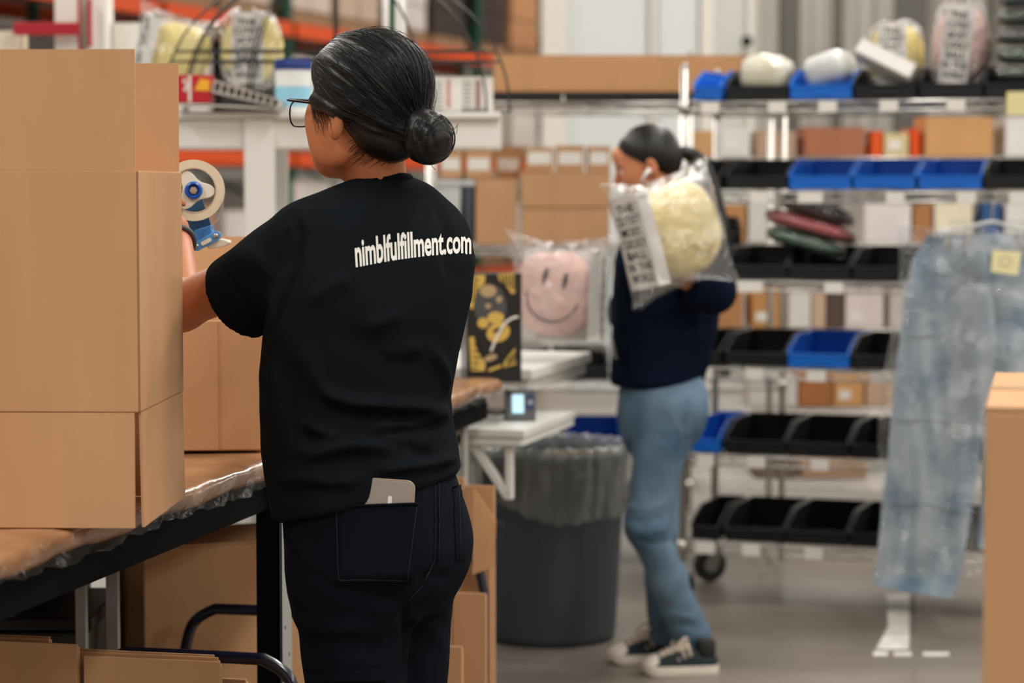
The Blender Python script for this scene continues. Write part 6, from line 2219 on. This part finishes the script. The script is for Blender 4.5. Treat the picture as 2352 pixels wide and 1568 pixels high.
# ------------------------------------------------------------------ trash can with a clear liner
can = thing('trash_can', 'round dark grey trash can with a clear plastic liner beside the station', 'trash can', (0, 0, 0))
cx = P(1262, 1200, 7.64).x
can.location = (cx, 7.64, .001); MW[can.name] = Matrix.Translation((cx, 7.64, .001))
with at(can):
    Hc = .605
    prof = [(.195, 0), (.208, .006), (.212, .03), (.240, Hc - .06), (.240, Hc - .045), (.252, Hc - .04), (.254, Hc - .01), (.248, Hc), (.238, Hc - .004), (.234, Hc - .05), (.205, .05), (.0, .045)]
    MB().lathe(prof, seg=64, cap=False).build('body', mat('slate_plastic', S(64, 72, 77), rough=.5, spec=.35, var=.05, vscale=3), can, smooth=True)
    for a in (0.9, 0.9 + PI):
        MB().box((0, 0, 0), (.03, .11, .05), Matrix.Rotation(a, 4, 'Z') @ Matrix.Translation((.262, 0, Hc - .075))).build('handle', mat('slate_plastic', S(64, 72, 77)), can, bevel=.008)
    def liner(u, v):
        a = u * 2 * PI
        w = .006 * math.sin(11 * a + 3 * v) + .005 * math.sin(23 * a + 6 * v) + .004 * math.sin(37 * a)
        pr = [(.225, Hc - .16), (.238, Hc - .03), (.246, Hc + .016), (.254, Hc + .020), (.262, Hc + .004), (.264, Hc - .06), (.262, Hc - .13), (.258, Hc - .185)]
        t = v * (len(pr) - 1); i = min(int(t), len(pr) - 2); f = t - i
        r, z = [pr[i][k] + (pr[i + 1][k] - pr[i][k]) * f for k in (0, 1)]
        drop = .028 * math.sin(a * 2 + .6) if v > .7 else 0
        return Vector(((r + w) * math.cos(a), (r + w) * math.sin(a), z + .010 * math.sin(5 * a) * (v > .5) + drop * (v - .7) / .3 + .004 * math.sin(31 * a)))
    MB().grid(liner, 120, 22, wrap=True) .build('liner', F_liner, can, smooth=True)
scr = thing('cardboard_scrap', 'brown cardboard scrap sticking up inside the trash can', 'cardboard', (cx + .12, 7.60, .45))
MB().box((cx + .10, 7.60, .50), (.20, .008, .20), Matrix()).build('sheet', M_card_dk, scr, bevel=.001)
MB().box((cx + .06, 7.63, .48), (.22, .008, .20), Matrix()).build('sheet', M_card, scr, bevel=.001)

# ------------------------------------------------------------------ jeans hanging in a clear cover on the rack front
M_wash = mat('acid_wash_denim', S(190, 204, 212), rough=.85, var=.4, vscale=7, col2=S(92, 122, 150), bump=.25, bscale=60, detail=7)
YJ = 7.66
hj = thing('hanging_jeans', 'pale acid-washed jeans in a clear cover hanging from the wire rack', 'jeans', tuple(P(2250, 1000, YJ)))
def leg_fn(rows, y0, th, seed, tilt=0.0):
    r = np.random.default_rng(seed); ph = r.uniform(0, 6.3, 8)
    def fn(u, v):
        t = v * (len(rows) - 1); i = min(int(t), len(rows) - 2); f = t - i
        py, xl, xr, pyr = [rows[i][k] + (rows[i + 1][k] - rows[i][k]) * f for k in range(4)]
        a = u * 2 * PI
        cx_ = (math.cos(a) + 1) / 2
        x = xl + (xr - xl) * cx_; yy = py + (pyr - py) * cx_
        fold = .35 * math.sin(7 * cx_ + 3 * v + ph[0]) + .3 * math.sin(13 * cx_ - 5 * v + ph[1]) + .25 * math.sin(22 * v + 4 * cx_ + ph[2])
        p = P(x, yy, y0)
        sn = math.sin(a)
        return Vector((p.x, y0 - sn * th * (1 + .4 * fold) + .018 * fold, p.z))
    return fn
legL = [(560, 2118, 2262, 566), (600, 2096, 2272, 606), (680, 2078, 2284, 690), (780, 2068, 2290, 792), (900, 2052, 2268, 915), (1050, 2038, 2246, 1068), (1200, 2022, 2222, 1222), (1290, 2012, 2204, 1322), (1342, 2006, 2186, 1374)]
legR = [(556, 2225, 2390, 560), (600, 2240, 2400, 606), (680, 2252, 2410, 690), (780, 2262, 2420, 790), (900, 2264, 2430, 910), (1050, 2258, 2440, 1060), (1200, 2250, 2440, 1210), (1260, 2246, 2440, 1270)]
m = MB(); m.grid(leg_fn(legL, YJ, .028, 3), 40, 60, wrap=True); m.build('trouser_leg', M_wash, hj, smooth=True)
m = MB(); m.grid(leg_fn(legR, YJ + .07, .026, 4), 40, 60, wrap=True); m.build('trouser_leg', M_wash, hj, smooth=True)
wbn = [(540, 2126, 2372, 536), (552, 2124, 2376, 548), (566, 2120, 2380, 562)]
m = MB(); m.grid(leg_fn(wbn, YJ + .02, .036, 5), 40, 8, wrap=True); m.build('waistband', M_wash, hj, smooth=True)
for (x, y) in ((2150, 640), (2235, 640)):
    m = MB(); m.tube([P(x - 26, y - 42, YJ - .036), P(x - 10, y - 18, YJ - .040), P(x + 26, y - 6, YJ - .038)], .0030, 6); m.build('pocket_seam', M_wash, hj, smooth=True)
for (ya, yb) in ((760, 780), (955, 975), (1148, 1170)):
    m = MB(); m.tube([P(2060 + (ya - 760) * -.06 + 20 * k, ya + (yb - ya) * k / 9 + 4 * math.sin(k), YJ - .033) for k in range(10)], .0035, 6); m.build('crease_seam', M_wash, hj, smooth=True)
def cover(u, v):
    x = 2002 + 268 * u + 12 * math.sin(9 * v + 4 * u) + (60 * (1 - v) if u < .5 else 0) * (1 - 2 * u if u < .5 else 0)
    y = 520 + 800 * v
    return Vector(P(x, y, YJ - .058 + .014 * math.sin(14 * u + 6 * v) + .010 * math.sin(31 * u - 9 * v)))
m = MB(); m.grid(cover, 40, 60); m.build('plastic_cover', F_bag, hj, smooth=True)
def cover2(u, v):
    return Vector(P(2180 + 190 * u + 10 * math.sin(7 * v), 505 + 500 * v, YJ - .075 + .012 * math.sin(17 * u + 5 * v) + .010 * math.sin(29 * v)))
m = MB(); m.grid(cover2, 34, 40); m.build('plastic_cover', F_bag, hj, smooth=True)
hg = thing('clothes_hanger', 'clear hanger with a metal hook holding the pale jeans on the rack', 'hanger', tuple(P(2278, 500, YJ + .04)))
hk = [P(2276, 470, YJ + .10), P(2270, 455, YJ + .06), P(2274, 444, YJ + .04), P(2284, 444, YJ + .02), P(2288, 458, YJ + .02), P(2280, 478, YJ + .02), P(2279, 512, YJ + .02)]
MB().tube(spline(hk, 5), .0028, 8).build('hook', M_chrome, hg, smooth=True)
MB().tube(spline([P(2150, 534, YJ + .02), P(2215, 524, YJ + .02), P(2279, 510, YJ + .02), P(2330, 524, YJ + .02), P(2400, 534, YJ + .02)], 5), .006, 8).build('bar', mat('clear_plastic_bar', S(205, 205, 202), rough=.2, spec=.7), hg, smooth=True)
for x in (2174, 2222, 2340):
    MB().box(tuple(P(x, 552, YJ - .026)), (.014, .016, .05)).build('clip', M_chrome, hg, bevel=.002)
nt_ = MB()
a_, b_, c_, d_ = P(2280, 574, YJ - .10), P(2346, 578, YJ - .10), P(2338, 632, YJ - .098), P(2276, 624, YJ - .098)
nt_.prism([a_, d_, c_, b_], (0, .001, 0))
no_ = tag(nt_.build('sticky_note', mat('note_cream', S(238, 228, 178), rough=.8)), 'cream sticky note with a pencilled ring stuck on the jeans cover', 'note')
MB().tube([P(2310 + 13 * math.cos(t), 600 + 11 * math.sin(t), YJ - .1015) for t in np.linspace(0, 2 * PI, 21)[:-1]], .0009, 5, closed=True).build('pencil_mark', mat('pencil_grey', S(150, 146, 130), rough=.8), no_)
